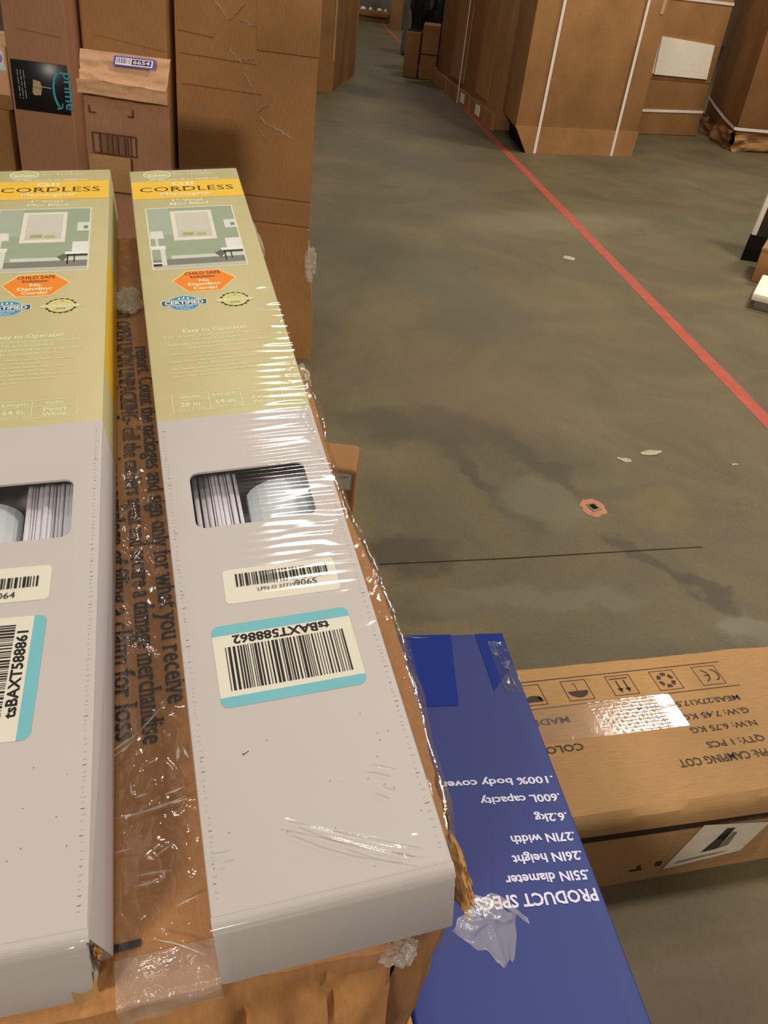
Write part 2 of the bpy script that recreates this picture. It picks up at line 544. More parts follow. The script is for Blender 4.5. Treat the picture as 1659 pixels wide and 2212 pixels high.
def scrap(x, y, s, seed, label, mat='scrap', stretch=1.0, ang=0.0):
    r = random.Random(seed)
    mb = MB()
    n = 9
    ring = [(s*stretch*math.cos(2*PI*i/n)*r.uniform(.6, 1), s*math.sin(2*PI*i/n)*r.uniform(.6, 1)) for i in range(n)]
    vs = [(0, 0, 0.006)] + [(a, b, 0.001 + 0.004*r.random()) for a, b in ring] + [(a*0.95, b*0.95, 0.0002) for a, b in ring]
    fs = [(0, 1+i, 1+(i+1) % n) for i in range(n)] + [(1+(i+1) % n, 1+i, 1+n+i, 1+n+(i+1) % n) for i in range(n)]
    fs.append(tuple(range(n+1, 2*n+1))[::-1])
    mb.add(vs, fs)
    o = mb.build('paper_scrap', M[mat], None, loc=(x, y, 0), rot=(0, 0, ang))
    return tag(o, label, 'litter')
scrap(0.892, 4.965, 0.05, 1, 'pale round scrap of paper left of the red line, farthest up the floor')
scrap(0.905, 2.63, 0.022, 2, 'larger torn pale scrap on the concrete, left of the red line', stretch=2.4, ang=0.5)
scrap(0.80, 2.55, 0.016, 5, 'small pale scrap lying just left of the larger torn scrap', stretch=1.8, ang=-0.3)
scrap(1.20, 2.62, 0.008, 8, 'tiny pale sliver lying between the torn scraps and the right picture edge', stretch=2.6, ang=0.1)
scrap(0.96, 0.785, 0.005, 9, 'tiny white crumb on the floor at the bottom right, before the camping cot carton', stretch=1.3)

# ---------------------------------------------------------------- tilted stack: shipping carton and two blind boxes
PO = Vector((-0.049, 0.188, 1.009))
PR = Euler((0.186, -0.083, 0.334), 'XYZ')
PM = Matrix.Translation(PO) @ PR.to_matrix().to_4x4()

# carton lying under the blinds: torn right edge, printed warning, stretch film
sc_ = thing('shipping_carton', 'torn brown shipping carton under film, lying under both blind boxes, printed with a claim notice', 'carton')
sc_.matrix_world = PM
TOPZ = -0.0525
RE = [(-0.03, .078), (0.004, .085), (0.013, .117), (0.029, .121), (0.07, .126), (0.12, .129), (0.16, .131), (0.202, .131), (0.26, .125), (0.322, .122), (0.38, .124), (0.43, .1265), (0.455, .127), (0.462, .117), (0.48, .098), (0.6, .094), (0.73, .092)]
def redge(y):
    for (a, xa), (b, xb) in zip(RE, RE[1:]):
        if y <= b:
            t = max(0, (y-a)/(b-a)); base = xa+(xb-xa)*t; break
    else: base = RE[-1][1]
    return base + 0.0012*noise.noise(Vector((y*60, 3, 0))) + 0.002*noise.noise(Vector((y*22, 9, 0)))
def fedge(x):
    return -0.004 - 0.05*(max(0, x-0.0))*1.0 + 0.002*noise.noise(Vector((x*50, 1, 4)))
XL, DEPTH = -0.17, 0.24
mb = MB()
nx, ny = 60, 130
def topf(u, v):
    y = 0.0 + v*0.70
    x = XL + u*(redge(y) - XL)
    y = fedge(x)*(1-v)**3 + y
    z = TOPZ + 0.0007*noise.noise(Vector((x*30, y*30, 0)))
    e = min(1, (redge(y)-x)/0.012); z -= (1-e)**2*0.004
    e = min(1, max(0, (y-fedge(x))/0.012)); z -= (1-e)**2*0.005
    return (x, y, z)
mb.grid(topf, nx, ny)
def rightf(u, v):      # right side, v downwards
    y = 0.0 + u*0.70
    b = topf(1, u)
    bulge = 0.003*noise.noise(Vector((y*14, v*6, 7))) * min(1, v*5)
    return (b[0] + bulge - 0.004*v, b[1], b[2] - v*DEPTH)
mb.grid(lambda u, v: rightf(1-u, v), 130, 16)
def frontf(u, v):
    b = topf(u, 0)
    k = min(1, v*4)
    w = 0.014*noise.noise(Vector((b[0]*20+v*2, v*3, 2))) + 0.004*noise.noise(Vector((b[0]*70, v*9, 5)))
    cr = 0.008*math.exp(-((b[0]-0.006)/0.002)**2) + 0.007*math.exp(-((b[0]-0.048-0.02*v)/0.002)**2)
    return (b[0], b[1] + (w+cr)*k - 0.012*v, b[2] - v*DEPTH)
mb.grid(frontf, 60, 24)
mb.grid(lambda u, v: (XL, topf(0, 1-u)[1], topf(0, 1-u)[2] - v*DEPTH), 20, 2)
mb.grid(lambda u, v: (topf(1-u, 1)[0], 0.70, topf(1-u, 1)[2] - v*DEPTH), 10, 2)
mb.box((XL+.004, 0.0, TOPZ-DEPTH), (0.118, 0.455, TOPZ-DEPTH+0.002))
body = mb.build('carton_body', M['board_orange'], sc_, smooth=True)
bm = bmesh.new(); bm.from_mesh(body.data); bmesh.ops.remove_doubles(bm, verts=bm.verts, dist=1e-4); bmesh.ops.recalc_face_normals(bm, faces=bm.faces); bm.to_mesh(body.data); bm.free()
body.data.set_sharp_from_angle(angle=math.radians(40))

INK = (48, 46, 44)
R9 = -PI/2
pt = Print((0, 0, TOPZ), base=0.0008); pt.text('DO NOT OPEN UPON UNPACKING- call the carriers agent and secure a damage merchandise', -0.0275, 0.598, 0.0122, INK, width=0.476, rot=R9, slab=True, bold=0.008); pt.build('printed_notice', sc_, 'dark grey serif lettering running lengthwise')
pt = Print((0, 0, TOPZ), base=0.0008); pt.text('have the consignee privilege of filing a claim for loss', -0.0415, 0.450, 0.0122, INK, width=0.323, rot=R9, slab=True, bold=0.008); pt.build('printed_notice', sc_, 'dark grey serif lettering running lengthwise')
pt = Print((0, 0, TOPZ), base=0.0008); pt.text('report. Count the packages and sign only for what you receive', -0.0125, 0.505, 0.0122, INK, width=0.360, rot=R9, slab=True, bold=0.008); pt.build('printed_notice', sc_, 'dark grey serif lettering running lengthwise')
# dark printed bar near the front edge
Print((0, 0, TOPZ), base=0.0014).rect(-0.046, 0.018, -0.034, 0.0215, INK).build('printed_bar', sc_)

def ridged(p, s):
    a = 1 - abs(noise.noise(p*s)) * 2
    return max(0, a) ** 3
def film_sheet(name, fn_edge, nu, nv, base, amp, mat, parent, seed=0, s1=18, s2=46, label=None):
    def f(u, v):
        x, y, z = fn_edge(u, v)
        p = Vector((x*1.0, y*0.7, seed))
        e = min(1, 6*min(v, 1-v)+0.2)
        k = ridged(p, s1)*0.6 + ridged(p+Vector((5, 3, 1)), s2)*0.4
        k *= max(0.06, min(1, 0.35+1.6*noise.noise(p*9+Vector((3,3,3)))))
        return (x, y, z + base + amp*k*e)
    o = MB().grid(f, nu, nv).build(name, mat, parent, smooth=True)
    if label: o['label'] = label
    return o
# film between the two boxes
def gap_l(y): return -0.0465 + 0.0422*y
film_sheet('stretch_film', lambda u, v: (gap_l(v*0.66)+0.002 + u*(-0.003 - gap_l(v*0.66)-0.002), 0.004+v*0.655, TOPZ+0.0022), 46, 420, 0, 0.0042, M['film'], sc_, 1.3, s1=26, s2=120)
# film folded over the torn right edge
def over(u, v):
    y = 0.0 + v*0.455
    xr = redge(y)
    s = u*0.062
    x0 = 0.1085
    flat = max(0.001, xr + 0.0015 - x0)
    if s < flat: return (x0 + s, y, TOPZ + 0.002 + 0.0015*noise.noise(Vector((s*90, y*40, 1))))
    d = s - flat
    return (xr + 0.002 + 0.004*noise.noise(Vector((d*60, y*30, 2)))+0.0015, y, TOPZ + 0.001 - d)
film_sheet('stretch_film', over, 26, 260, 0, 0.0030, M['film'], sc_, 4.1, s1=36, s2=130)
# film on the front edge, hanging with a ragged hem
def hang(u, v):
    x = -0.046 + u*0.046
    L = 0.020 + 0.012*noise.noise(Vector((x*40, 0, 3)))
    d = v*(L + 0.018)
    if d < 0.018: return (x, 0.014 - d, TOPZ + 0.002)
    return (x, -0.001 + fedge(x) - 0.002 - 0.003*noise.noise(Vector((x*60, d*60, 2))), TOPZ + 0.001 - (d-0.018))
film_sheet('stretch_film', hang, 80, 60, 0, 0.0022, M['film_crumple'], sc_, 2.2, s1=34, s2=90)

def crumple(name, center, size, seed, mat, parent, n=14, amp=0.5, label=None):
    """crushed sheet: a folded shell of creased facets"""
    cx, cy, cz = center
    amp *= 0.5
    bm = bmesh.new()
    bmesh.ops.create_icosphere(bm, subdivisions=5, radius=1.0)
    for v in bm.verts:
        p = v.co.copy()
        k = 1 + amp*(noise.noise(p*1.7+Vector((seed, 0, 0)))) + amp*0.7*(ridged(p+Vector((seed, 2, 1)), 2.2)-0.5) + amp*0.15*noise.noise(p*7+Vector((0, seed, 0)))
        v.co = Vector((cx+p.x*size[0]*k, cy+p.y*size[1]*k, cz+p.z*size[2]*k))
    me = bpy.data.meshes.new(name); bm.to_mesh(me); bm.free()
    me.materials.append(mat)
    o = put(bpy.data.objects.new(name, me), parent)
    if label: o['label'] = label
    return o
# crushed board where the right edge has torn
crumple('torn_board_edge', (0.1225, 0.020, -0.060), (0.0055, 0.020, 0.009), 3, M['board_raw'], sc_, amp=0.7, label='crushed raw cardboard pulp')
crumple('torn_board_edge', (0.1265, 0.064, -0.062), (0.0022, 0.018, 0.007), 8, M['board_raw'], sc_, amp=0.6)
crumple('torn_board_edge', (0.084, -0.008, -0.064), (0.009, 0.006, 0.010), 5, M['film_crumple'], sc_, amp=0.6)
crumple('film_crumple', (0.121, 0.445, -0.052), (0.006, 0.012, 0.004), 6, M['film_crumple'], sc_, amp=1.0)
crumple('film_crumple', (0.114, 0.660, -0.040), (0.005, 0.030, 0.008), 16, M['film_crumple'], sc_, amp=1.0)
crumple('film_crumple', (-0.015, 0.575, TOPZ+0.004), (0.012, 0.020, 0.003), 26, M['film_crumple'], sc_, amp=0.8)
# flap of torn film hanging off the near right corner
def flap(u, v):
    w = 0.036*(1-0.45*v) * (1 + 0.25*noise.noise(Vector((v*5, 0, 8))))
    x = 0.108 + 0.004*v + v*0.016 + (u-0.0)*w*(0.55+0.45*math.sin(PI*min(1, v*1.1)))
    y = -0.002 - v*0.022 + 0.016*(u-0.4)*(1-v) + 0.008*noise.noise(Vector((u*3, v*3, 1)))
    z = -0.050 - v*0.012 - 0.010*u + 0.0018*ridged(Vector((u*1.0, v*0.8, 2)), 2.1)
    return (x, y, z)
MB().grid(flap, 24, 24).build('film_flap', M['film_crumple'], sc_, smooth=True)['label'] = 'torn cloudy film flap'
def flap2(u, v):
    return (0.128 + u*0.024, -0.006 + 0.008*v*(1-u*0.6) + 0.006*math.sin(u*4), -0.056 - 0.010*u + 0.002*noise.noise(Vector((u*7, v*5, 3))))
MB().grid(flap2, 20, 6).build('film_flap', M['film_crumple'], sc_, smooth=True)

# ---- the blind box
BW, BL, BH = 0.107, 0.737, 0.049
def blind_box_mesh(notch=False):
    bm = bmesh.new()
    bmesh.ops.create_cube(bm, size=1.0)
    for v in bm.verts:
        v.co = Vector(((v.co.x+0.5)*BW, (v.co.y+0.5)*BL, (v.co.z-0.5)*BH))
        if v.co.y < 0.01 and v.co.z < -0.01:      # near end leans out towards the foot
            v.co.y -= 0.008
            v.co.x += 0.003 if v.co.x > 0.05 else -0.0
    near = [e for e in bm.edges if all(v.co.y < 0.01 for v in e.verts) and all(v.co.z > -0.01 for v in e.verts)]
    rest = [e for e in bm.edges if e not in near]
    bmesh.ops.bevel(bm, geom=near, offset=0.0055, segments=4, profile=0.5, affect='EDGES')
    bmesh.ops.bevel(bm, geom=[e for e in bm.edges if e.calc_length() > 0.03], offset=0.0016, segments=2, profile=0.5, affect='EDGES')
    me = bpy.data.meshes.new('box_body'); bm.to_mesh(me); bm.free()
    base = bpy.data.objects.new('tmp', me); COL.objects.link(base)
    cutters = []
    c1 = MB().box((0.002, 0.002, -BH+0.002), (BW-0.002, BL-0.002, -0.0016))
    cutters.append(c1.build('cut', M['dark']))
    mbw = MB(); poly = []
    x0, x1, y0, y1, r = 0.0165, 0.0905, 0.2295, 0.2795, 0.006
    for (cx, cy, a0) in ((x1-r, y0+r, -90), (x1-r, y1-r, 0), (x0+r, y1-r, 90), (x0+r, y0+r, 180)):
        for i in range(6):
            a = math.radians(a0+i*18); poly.append((cx+r*math.cos(a), cy+r*math.sin(a)))
    mbw.prism(poly, -0.010, 0.01)
    cutters.append(mbw.build('cut', M['dark']))
    if notch:
        nb = MB()
        P = [(0.098, -0.0203, -0.0613), (0.1253, -0.0203, -0.0613), (0.1253, 0.012, -0.0613), (0.103, 0.009, -0.0613)]
        Q = [(0.1045, -0.020, 0.0 - 0.003), (0.125, -0.020, -0.003), (0.125, 0.004, -0.003), (0.106, 0.0015, -0.003)]
        nb.add(P+Q, [(0,3,2),(0,2,1),(4,5,6),(4,6,7),(0,1,5),(0,5,4),(1,2,6),(1,6,5),(2,3,7),(2,7,6),(3,0,4),(3,4,7)])
        cutters.append(nb.build('notch', M['dark']))
    for c in reversed(cutters):
        bmc = bmesh.new(); bmc.from_mesh(c.data); bmesh.ops.recalc_face_normals(bmc, faces=bmc.faces); bmc.to_mesh(c.data); bmc.free()
        md = base.modifiers.new('b', 'BOOLEAN'); md.operation = 'DIFFERENCE'; md.object = c; md.solver = 'FAST' if c.name.startswith('notch') else 'EXACT'
    dg = bpy.context.evaluated_depsgraph_get(); dg.update()
    out = bpy.data.meshes.new_from_object(base.evaluated_get(dg))
    for c in cutters + [base]: bpy.data.objects.remove(c)
    out.materials.clear(); out.materials.append(M['white_board']); out.materials.append(M['green_print']); out.materials.append(M['yellow_print'])
    # give the sleeve its own faces: split at y = 0.335
    bm = bmesh.new(); bm.from_mesh(out)
    for yy in (0.3355, 0.400, 0.575):
        bmesh.ops.bisect_plane(bm, geom=list(bm.verts)+list(bm.edges)+list(bm.faces), plane_co=(0, yy, 0), plane_no=(0, 1, 0))
    for f in bm.faces:
        c = f.calc_center_median()
        inside = 0.0015 < c.x < BW-0.0015 and 0.0015 < c.y < BL-0.0015 and -BH+0.0015 < c.z < -0.0012
        f.material_index = 0
        if c.y > 0.3355 and not inside: f.material_index = 1
        if (c.x > BW-0.001) and 0.40 < c.y < 0.575 and c.z < -0.001: f.material_index = 2
        f.smooth = True
    bm.to_mesh(out); bm.free()
    out.set_sharp_from_angle(angle=math.radians(35))
    out.name = 'box_body'
    return out
M['yellow_print'] = plain('golden_yellow_print', (228, 186, 44), 0.4, 0.45, 0.03)

def sleeve_print():
    W_ = (238, 236, 216); Y = (238, 196, 66); G2 = (170, 168, 118); CR = (244, 238, 200)
    p = Print(base=0.00014, step=0.00003)
    p.ring(0.0265, 0.7255, 0.0135, 0.0105, 0.0011, W_, 1); p.ell(0.0265, 0.7255, 0.0122, 0.0092, (196, 194, 146), 0)
    p.text('achim', 0.0265, 0.7215, 0.0050, W_, width=0.019, anchor='c', bold=0.02, l=2)
    p.text('Luxurious Family of', 0.042, 0.7305, 0.0036, W_, width=0.034, l=1)
    p.text('Home Furnishings.', 0.042, 0.7245, 0.0036, W_, width=0.039, l=1)
    p.dashes(0.018, 0.086, 0.7125, 0.0022, W_, 3)
    p.rect(0.0008, 0.6725, BW-0.0008, 0.7105, Y, 0)
    p.text('GII', 0.050, 0.7005, 0.0068, W_, width=0.022, anchor='c', slab=True, l=1, bold=0.01)
    p.text('CORDLESS', 0.0530, 0.6875, 0.0098, (70, 52, 16), width=0.090, anchor='c', slab=True, l=1)
    p.text('Morningstar', 0.0515, 0.6790, 0.0058, W_, width=0.050, anchor='c', slab=True, l=2, bold=0.01)
    p.text('1" Vinyl', 0.051, 0.6655, 0.0046, W_, width=0.029, anchor='c', slab=True, bold=0.01)
    p.text('Mini Blind', 0.052, 0.6580, 0.0046, W_, width=0.037, anchor='c', slab=True, bold=0.01)
    # the room picture
    x0, y0, x1, y1 = 0.0105, 0.5380, 0.0915, 0.6530
    p.rect(x0, y0, x1, y1, (228, 226, 214), 0)
    a0, b0, a1, b1 = x0+0.0012, y0+0.0012, x1-0.0012, y1-0.0012
    p.rect(a0, b0+0.016, a1, b1, (156, 170, 148), 1)
    p.rect(a0, b0+0.060, a0+0.020, b1, (168, 180, 162), 2)
    p.rect(a0, b0, a1, b0+0.016, (128, 130, 120), 1)
    p.rect(a0, b0, a1, b0+0.006, (190, 190, 176), 2)
    p.rect(a0+0.016, b0+0.0165, a1, b0+0.022, (206, 212, 204), 2)
    p.rect(0.0325, 0.5880, 0.0705, 0.6450, (226, 222, 210), 2)
    p.rect(0.0365, 0.5935, 0.0670, 0.6410, (200, 198, 186), 3)
    for i in range(15): p.rect(0.0370, 0.6060+i*0.0023, 0.0665, 0.6060+i*0.0023+0.0011, (214, 211, 200), 4)
    p.rect(0.0410, 0.5965, 0.0510, 0.6025, (168, 172, 112), 4); p.rect(0.0530, 0.5955, 0.0620, 0.6010, (176, 180, 130), 4)
    p.rect(0.0800, 0.6080, a1, 0.6240, (214, 220, 216), 2); p.rect(0.0855, 0.6120, 0.0893, 0.6175, (128, 138, 124), 3)
    p.poly([(a0, 0.5930), (0.0240, 0.5930), (0.0228, 0.6070), (a0+0.001, 0.6070)], (220, 222, 214), 3)
    p.rect(a0+0.004, 0.5790, 0.0185, 0.5930, (210, 212, 204), 3)
    p.rect(a0, 0.5730, 0.0240, 0.5795, (226, 228, 222), 4); p.rect(0.0190, 0.5450, 0.0232, 0.5730, (216, 218, 212), 4)
    p.rect(a0, 0.5480, 0.0190, 0.5505, (226, 228, 222), 4); p.rect(a0, 0.5440, 0.0190, 0.5480, (40, 44, 38), 4)
    p.poly([(0.0650, 0.5620), (0.0740, 0.5700), (0.0740, 0.5610), (0.0700, 0.5540)], (98, 104, 90), 3)
    p.rect(0.0770, 0.5700, a1, 0.5880, (226, 228, 228), 3); p.rect(0.0715, 0.5660, a1, 0.5705, (232, 234, 232), 4)
    p.rect(0.0735, 0.5490, 0.0747, 0.5660, (30, 32, 28), 4); p.rect(0.0790, 0.5520, 0.0800, 0.5660, (30, 32, 28), 4)
    p.rect(0.0730, 0.5630, a1, 0.5660, (34, 36, 32), 4)
    # warning hexagon
    H = [(0.0245, 0.5180), (0.0375, 0.5340), (0.0650, 0.5345), (0.0785, 0.5190), (0.0640, 0.4995), (0.0370, 0.4990)]
    p.poly(H, (238, 214, 150), 0)
    hc = (0.0512, 0.5172)
    p.poly([(hc[0]+(a-hc[0])*0.95, hc[1]+(b-hc[1])*0.93) for a, b in H], (238, 138, 44), 1)
    p.text('CHILD SAFE', 0.0510, 0.5268, 0.0046, (74, 42, 12), width=0.030, anchor='c', bold=0.01, l=2)
    p.text('Solution:', 0.0505, 0.5215, 0.0038, (74, 42, 12), width=0.021, anchor='c', bold=0.02, l=2)
    p.text('No', 0.0510, 0.5152, 0.0042, CR, width=0.0085, anchor='c', bold=0.03, l=2)
    p.text('Dangling', 0.0510, 0.5092, 0.0042, CR, width=0.027, anchor='c', bold=0.03, l=2)
    p.text('Cords!', 0.0510, 0.5030, 0.0042, CR, width=0.020, anchor='c', bold=0.03, l=2)
    # blue certified badge
    p.ell(0.0318, 0.4835, 0.0135, 0.0112, (230, 226, 196), 0); p.ell(0.0318, 0.4835, 0.0128, 0.0106, (66, 148, 196), 1)
    p.rect(0.0135, 0.4800, 0.0502, 0.4882, (228, 230, 220), 2); p.rect(0.0142, 0.4808, 0.0495, 0.4874, (38, 92, 128), 3)
    p.text('CERTIFIED', 0.0318, 0.4818, 0.0046, (240, 240, 230), width=0.031, anchor='c', bold=0.03, l=4)
    p.text('BEST FOR', 0.0318, 0.4772, 0.0020, (230, 236, 236), width=0.013, anchor='c', l=2)
    p.text('KIDS', 0.0318, 0.4744, 0.0020, (230, 236, 236), width=0.007, anchor='c', l=2)
    for dx in (-0.0035, 0, 0.0035): p.ell(0.0318+dx, 0.4910-abs(dx)*0.2, 0.0007, 0.0016, (236, 238, 226), 2, n=10)
    # gear edged seal with ribbon
    for i in range(16):
        a = 2*PI*i/16
        p.ell(0.0725+0.0108*math.cos(a), 0.4840+0.0098*math.sin(a), 0.0016, 0.0014, (62, 56, 34), 0, n=8)
    p.ell(0.0725, 0.4840, 0.0112, 0.0102, (62, 56, 34), 1); p.ell(0.0725, 0.4840, 0.0104, 0.0094, (214, 210, 150), 2)
    p.poly([(0.0650, 0.4870), (0.0710, 0.4915), (0.0690, 0.4880)], (208, 196, 40), 3); p.poly([(0.0800, 0.4870), (0.0740, 0.4915), (0.0760, 0.4880)], (208, 196, 40), 3)
    p.poly([(0.0660, 0.4790), (0.0700, 0.4770), (0.0700, 0.4800)], (208, 196, 40), 3)
    p.rect(0.0720, 0.4895, 0.0725, 0.4915, (62, 56, 34), 3); p.rect(0.0735, 0.4895, 0.0740, 0.4915, (62, 56, 34), 3)
    p.rect(0.0570, 0.4815, 0.0885, 0.4860, (208, 204, 148), 3)
    p.text('PHTHALATE', 0.0727, 0.4822, 0.0030, (236, 234, 196), width=0.028, anchor='c', bold=0.02, l=4)
    p.text('FREE', 0.0727, 0.4785, 0.0022, (90, 84, 40), width=0.007, anchor='c', l=4)
    T = (228, 226, 190)
    p.text('Easy to Operate!', 0.0515, 0.4405, 0.0048, T, width=0.049, anchor='c', bold=0.025)
    p.text('Raise or lower, bottom rail to desired position', 0.0505, 0.4345, 0.0030, T, width=0.076, anchor='c', bold=0.01)
    p.text('Tilt wand included', 0.0508, 0.4292, 0.0030, T, width=0.037, anchor='c', bold=0.01)
    p.text('\u2022 Specially formulated to minimize dust', 0.0510, 0.4238, 0.0030, T, width=0.080, anchor='c', bold=0.01)
    p.text('\u2022 No exposed lift cords', 0.0505, 0.4185, 0.0030, T, width=0.046, anchor='c', bold=0.01)
    D = (210, 207, 164)
    for k, (u0, u1) in enumerate(((0.015, 0.086), (0.030, 0.064), (0.014, 0.082), (0.034, 0.066), (0.015, 0.088), (0.015, 0.075), (0.015, 0.048))):
        p.dashes(u0, u1, 0.4115-k*0.0047, 0.0021, D, 10+k)
    global table_print
    sl = p; p = table_print = Print(base=0.00014, step=0.00003)
    # size table
    a0, b0, a1, b1 = 0.0120, 0.3430, 0.0900, 0.3630
    p.frame(a0, b0, a1, b1, 0.0005, T, 1); p.rect(a0, 0.3552, a1, 0.3557, T, 1)
    p.rect(0.0375, b0, 0.0380, b1, T, 1); p.rect(0.0598, b0, 0.0603, b1, T, 1)
    for s, cx, w in (('Width', 0.0248, 0.014), ('Length', 0.0489, 0.0165), ('Color', 0.0750, 0.0125)):
        p.text(s, cx, 0.3575, 0.0036, T, width=w, anchor='c', bold=0.02)
    p.text('28 in.', 0.0248, 0.3485, 0.0048, T, width=0.0150, anchor='c', bold=0.02)
    p.text('(71.12CM)', 0.0248, 0.3445, 0.0024, T, width=0.0185, anchor='c')
    p.text('64 in.', 0.0489, 0.3485, 0.0048, T, width=0.0150, anchor='c', bold=0.02)
    p.text('(162.56CM)', 0.0489, 0.3445, 0.0024, T, width=0.0185, anchor='c')
    p.text('Pearl', 0.0750, 0.3500, 0.0042, T, width=0.0145, anchor='c', bold=0.02)
    p.text('White', 0.0750, 0.3446, 0.0042, T, width=0.0160, anchor='c', bold=0.02)
    return sl

def blind_insides(box, mirror):
    """slats standing in a bundle and the bottom rail, seen through the window"""
    def X(x): return (0.107 - x) if mirror else x
    r = random.Random(4 if mirror else 2)
    x = 0.006
    while x < 0.0470:
        w = r.choice((0.0016, 0.0022, 0.0030, 0.0010))
        top = -0.0140 - r.uniform(0, 0.0020)
        a, b = sorted((X(x), X(x+w)))
        MB().box((a, 0.190, -0.040), (b, 0.2805+0.012, top)).build('blind_slat', M['white_slat'], box, bevel=0.0003, segs=1)
        x += w + r.choice((0.00025, 0.0004, 0.0007, 0.0012))
    mb = MB()
    n = 12
    pts = []
    for i in range(n+1):
        a = PI*i/n
        pts.append((X(0.0760 + 0.0245*math.cos(a)), -0.026 + 0.016*math.sin(a)))
    vs = [(p[0], 0.190, p[1]) for p in pts] + [(p[0], 0.276, p[1]) for p in pts]
    fs = [(i, i+1, n+2+i, n+1+i) for i in range(n)] + [tuple(range(n+1))[::-1], tuple(range(n+1, 2*n+2))]
    mb.add(vs, fs)
    mb.build('bottom_rail', M['rail'], box, smooth=False)

def shrink(box, wrinkle_side=True):
    """clear film pulled over the top and the near end"""
    def f(u, v):
        x = -0.0007 + u*(BW+0.0014)
        L = BL + 0.055
        s = v*L - 0.055
        edge = min(1, max(0, (x-0.060)/0.045))
        k = 0.00010*math.sin(s*960 + 2.5*noise.noise(Vector((0.5, s*22, 0)))) * (0.7+0.6*noise.noise(Vector((s*16, 1, 2)))) if wrinkle_side else 0.0
        k *= max(0.25, min(1.2, min(s-0.13, 0.37-s)*14)) if wrinkle_side else 1
        k += edge*0.00016*max(0.15, min(1, min(s-0.10, 0.56-s)*8))*math.sin(s*760 + x*60 + 3*noise.noise(Vector((x*25, s*14, 4))))*(1 if wrinkle_side else 0.2)
        cre = 0.0006*ridged(Vector((x*0.8, s*1.5, 3.0 if wrinkle_side else 9.0)), 24) * (0.12 + 0.88*edge*edge) * (1 if s > 0.02 else 2.5)
        if wrinkle_side:
            for (ax, ay, bx, by, hgt, wd) in ((0.036, 0.040, 0.093, 0.0135, 0.0009, 0.0007), (0.037, 0.0375, 0.093, 0.0085, 0.0007, 0.0006), (0.060, 0.0290, 0.088, 0.0140, 0.0005, 0.0006)):
                dx, dy = bx-ax, by-ay
                L2_ = dx*dx+dy*dy
                t_ = ((x-ax)*dx + (s-ay)*dy)/L2_
                if -0.05 < t_ < 1.05:
                    dist = abs((x-ax)*dy - (s-ay)*dx)/math.sqrt(L2_)
                    k += hgt*math.exp(-(dist/wd)**2)*max(0, min(1, 6*min(t_+0.05, 1.05-t_)))
        z = 0.0013 + k + cre*0.7
        if s >= 0: return (x, s, z)
        t = -s
        if t < 0.008: return (x, s*0.6, z - (t/0.008)**2*0.003)
        return (x, -0.0062 - (t-0.008)*0.17 - cre*1.5, z - 0.003 - (t-0.008))
    o = MB().grid(f, 110, 1150).build('shrink_film', M['film_box'], box, smooth=True)
    return o

sleeve = sleeve_print()
def make_blind(name, label, matrix, right):
    t = thing(name, label, 'window blind box', group='boxed mini blinds on the stack')
    t.matrix_world = matrix
    put(bpy.data.objects.new('box_body', blind_box_mesh(notch=not right)), t)
    blind_insides(t, not right)
    return t
RB = make_blind('blind_box', 'right-hand cordless mini blind box with intact near corners, its teal barcode label upside down', PM.copy(), True)
aL = -0.04221
LM = PM @ Matrix.Translation((-0.156, 0.012, 0)) @ Matrix.Rotation(aL, 4, 'Z')
LB = make_blind('blind_box', 'left-hand cordless mini blind box cut by the left picture edge, near corner torn open', LM, False)
sp = sleeve.build('printed_sleeve', RB, 'sage green sleeve with gold title band and room picture')
sp2 = sp.copy(); put(sp2, LB)
tp_ = table_print.build('size_table', RB)
put(tp_.copy(), LB)

BK = (28, 26, 26); TEAL = (118, 190, 204)
# right box: return label and teal inventory label
Print((0.0595, 0.1805, 0), (math.cos(-0.02), math.sin(-0.02), 0), (-math.sin(-0.02), math.cos(-0.02), 0), base=0.0002).rrect(-0.0325, -0.0125, 0.0325, 0.0125, 0.0028, 'label').build('return_label', RB)
p = Print((0.0595, 0.1805, 0.0005), (math.cos(-0.02), math.sin(-0.02), 0), (-math.sin(-0.02), math.cos(-0.02), 0), base=0.00008, step=0.00003)
p.bars(-0.0255, -0.0010, 0.0275, 0.0085, BK, 11, 96)
p.text('LPN O 37719', -0.0140, -0.0058, 0.0025, (60, 56, 56), width=0.0215)
p.text('9065', 0.0075, -0.0062, 0.0044, (60, 56, 56), width=0.0125)
p.build('printed_barcode', RB)
p = Print((0, 0, 0), base=0.00020, step=0.00004)
p.rrect(0.0165, 0.1030, 0.0920, 0.1545, 0.0045, 'label', 0)
p.rrect(0.0165, 0.1478, 0.0920, 0.1545, 0.0045, TEAL, 1, corners=(0, 0, 1, 1))
p.rrect(0.0165, 0.1030, 0.0920, 0.1092, 0.0045, TEAL, 1, corners=(1, 1, 0, 0))
p.build('inventory_label', RB, 'white label with teal bands')
p = Print((0, 0, 0), base=0.00030, step=0.00004)
p.bars(0.0225, 0.1125, 0.0865, 0.1398, BK, 21, 130)
p.text('tsBAXT588862', 0.0800, 0.1467, 0.0053, BK, width=0.0530, rot=PI, bold=0.03)
p.build('printed_barcode', RB)
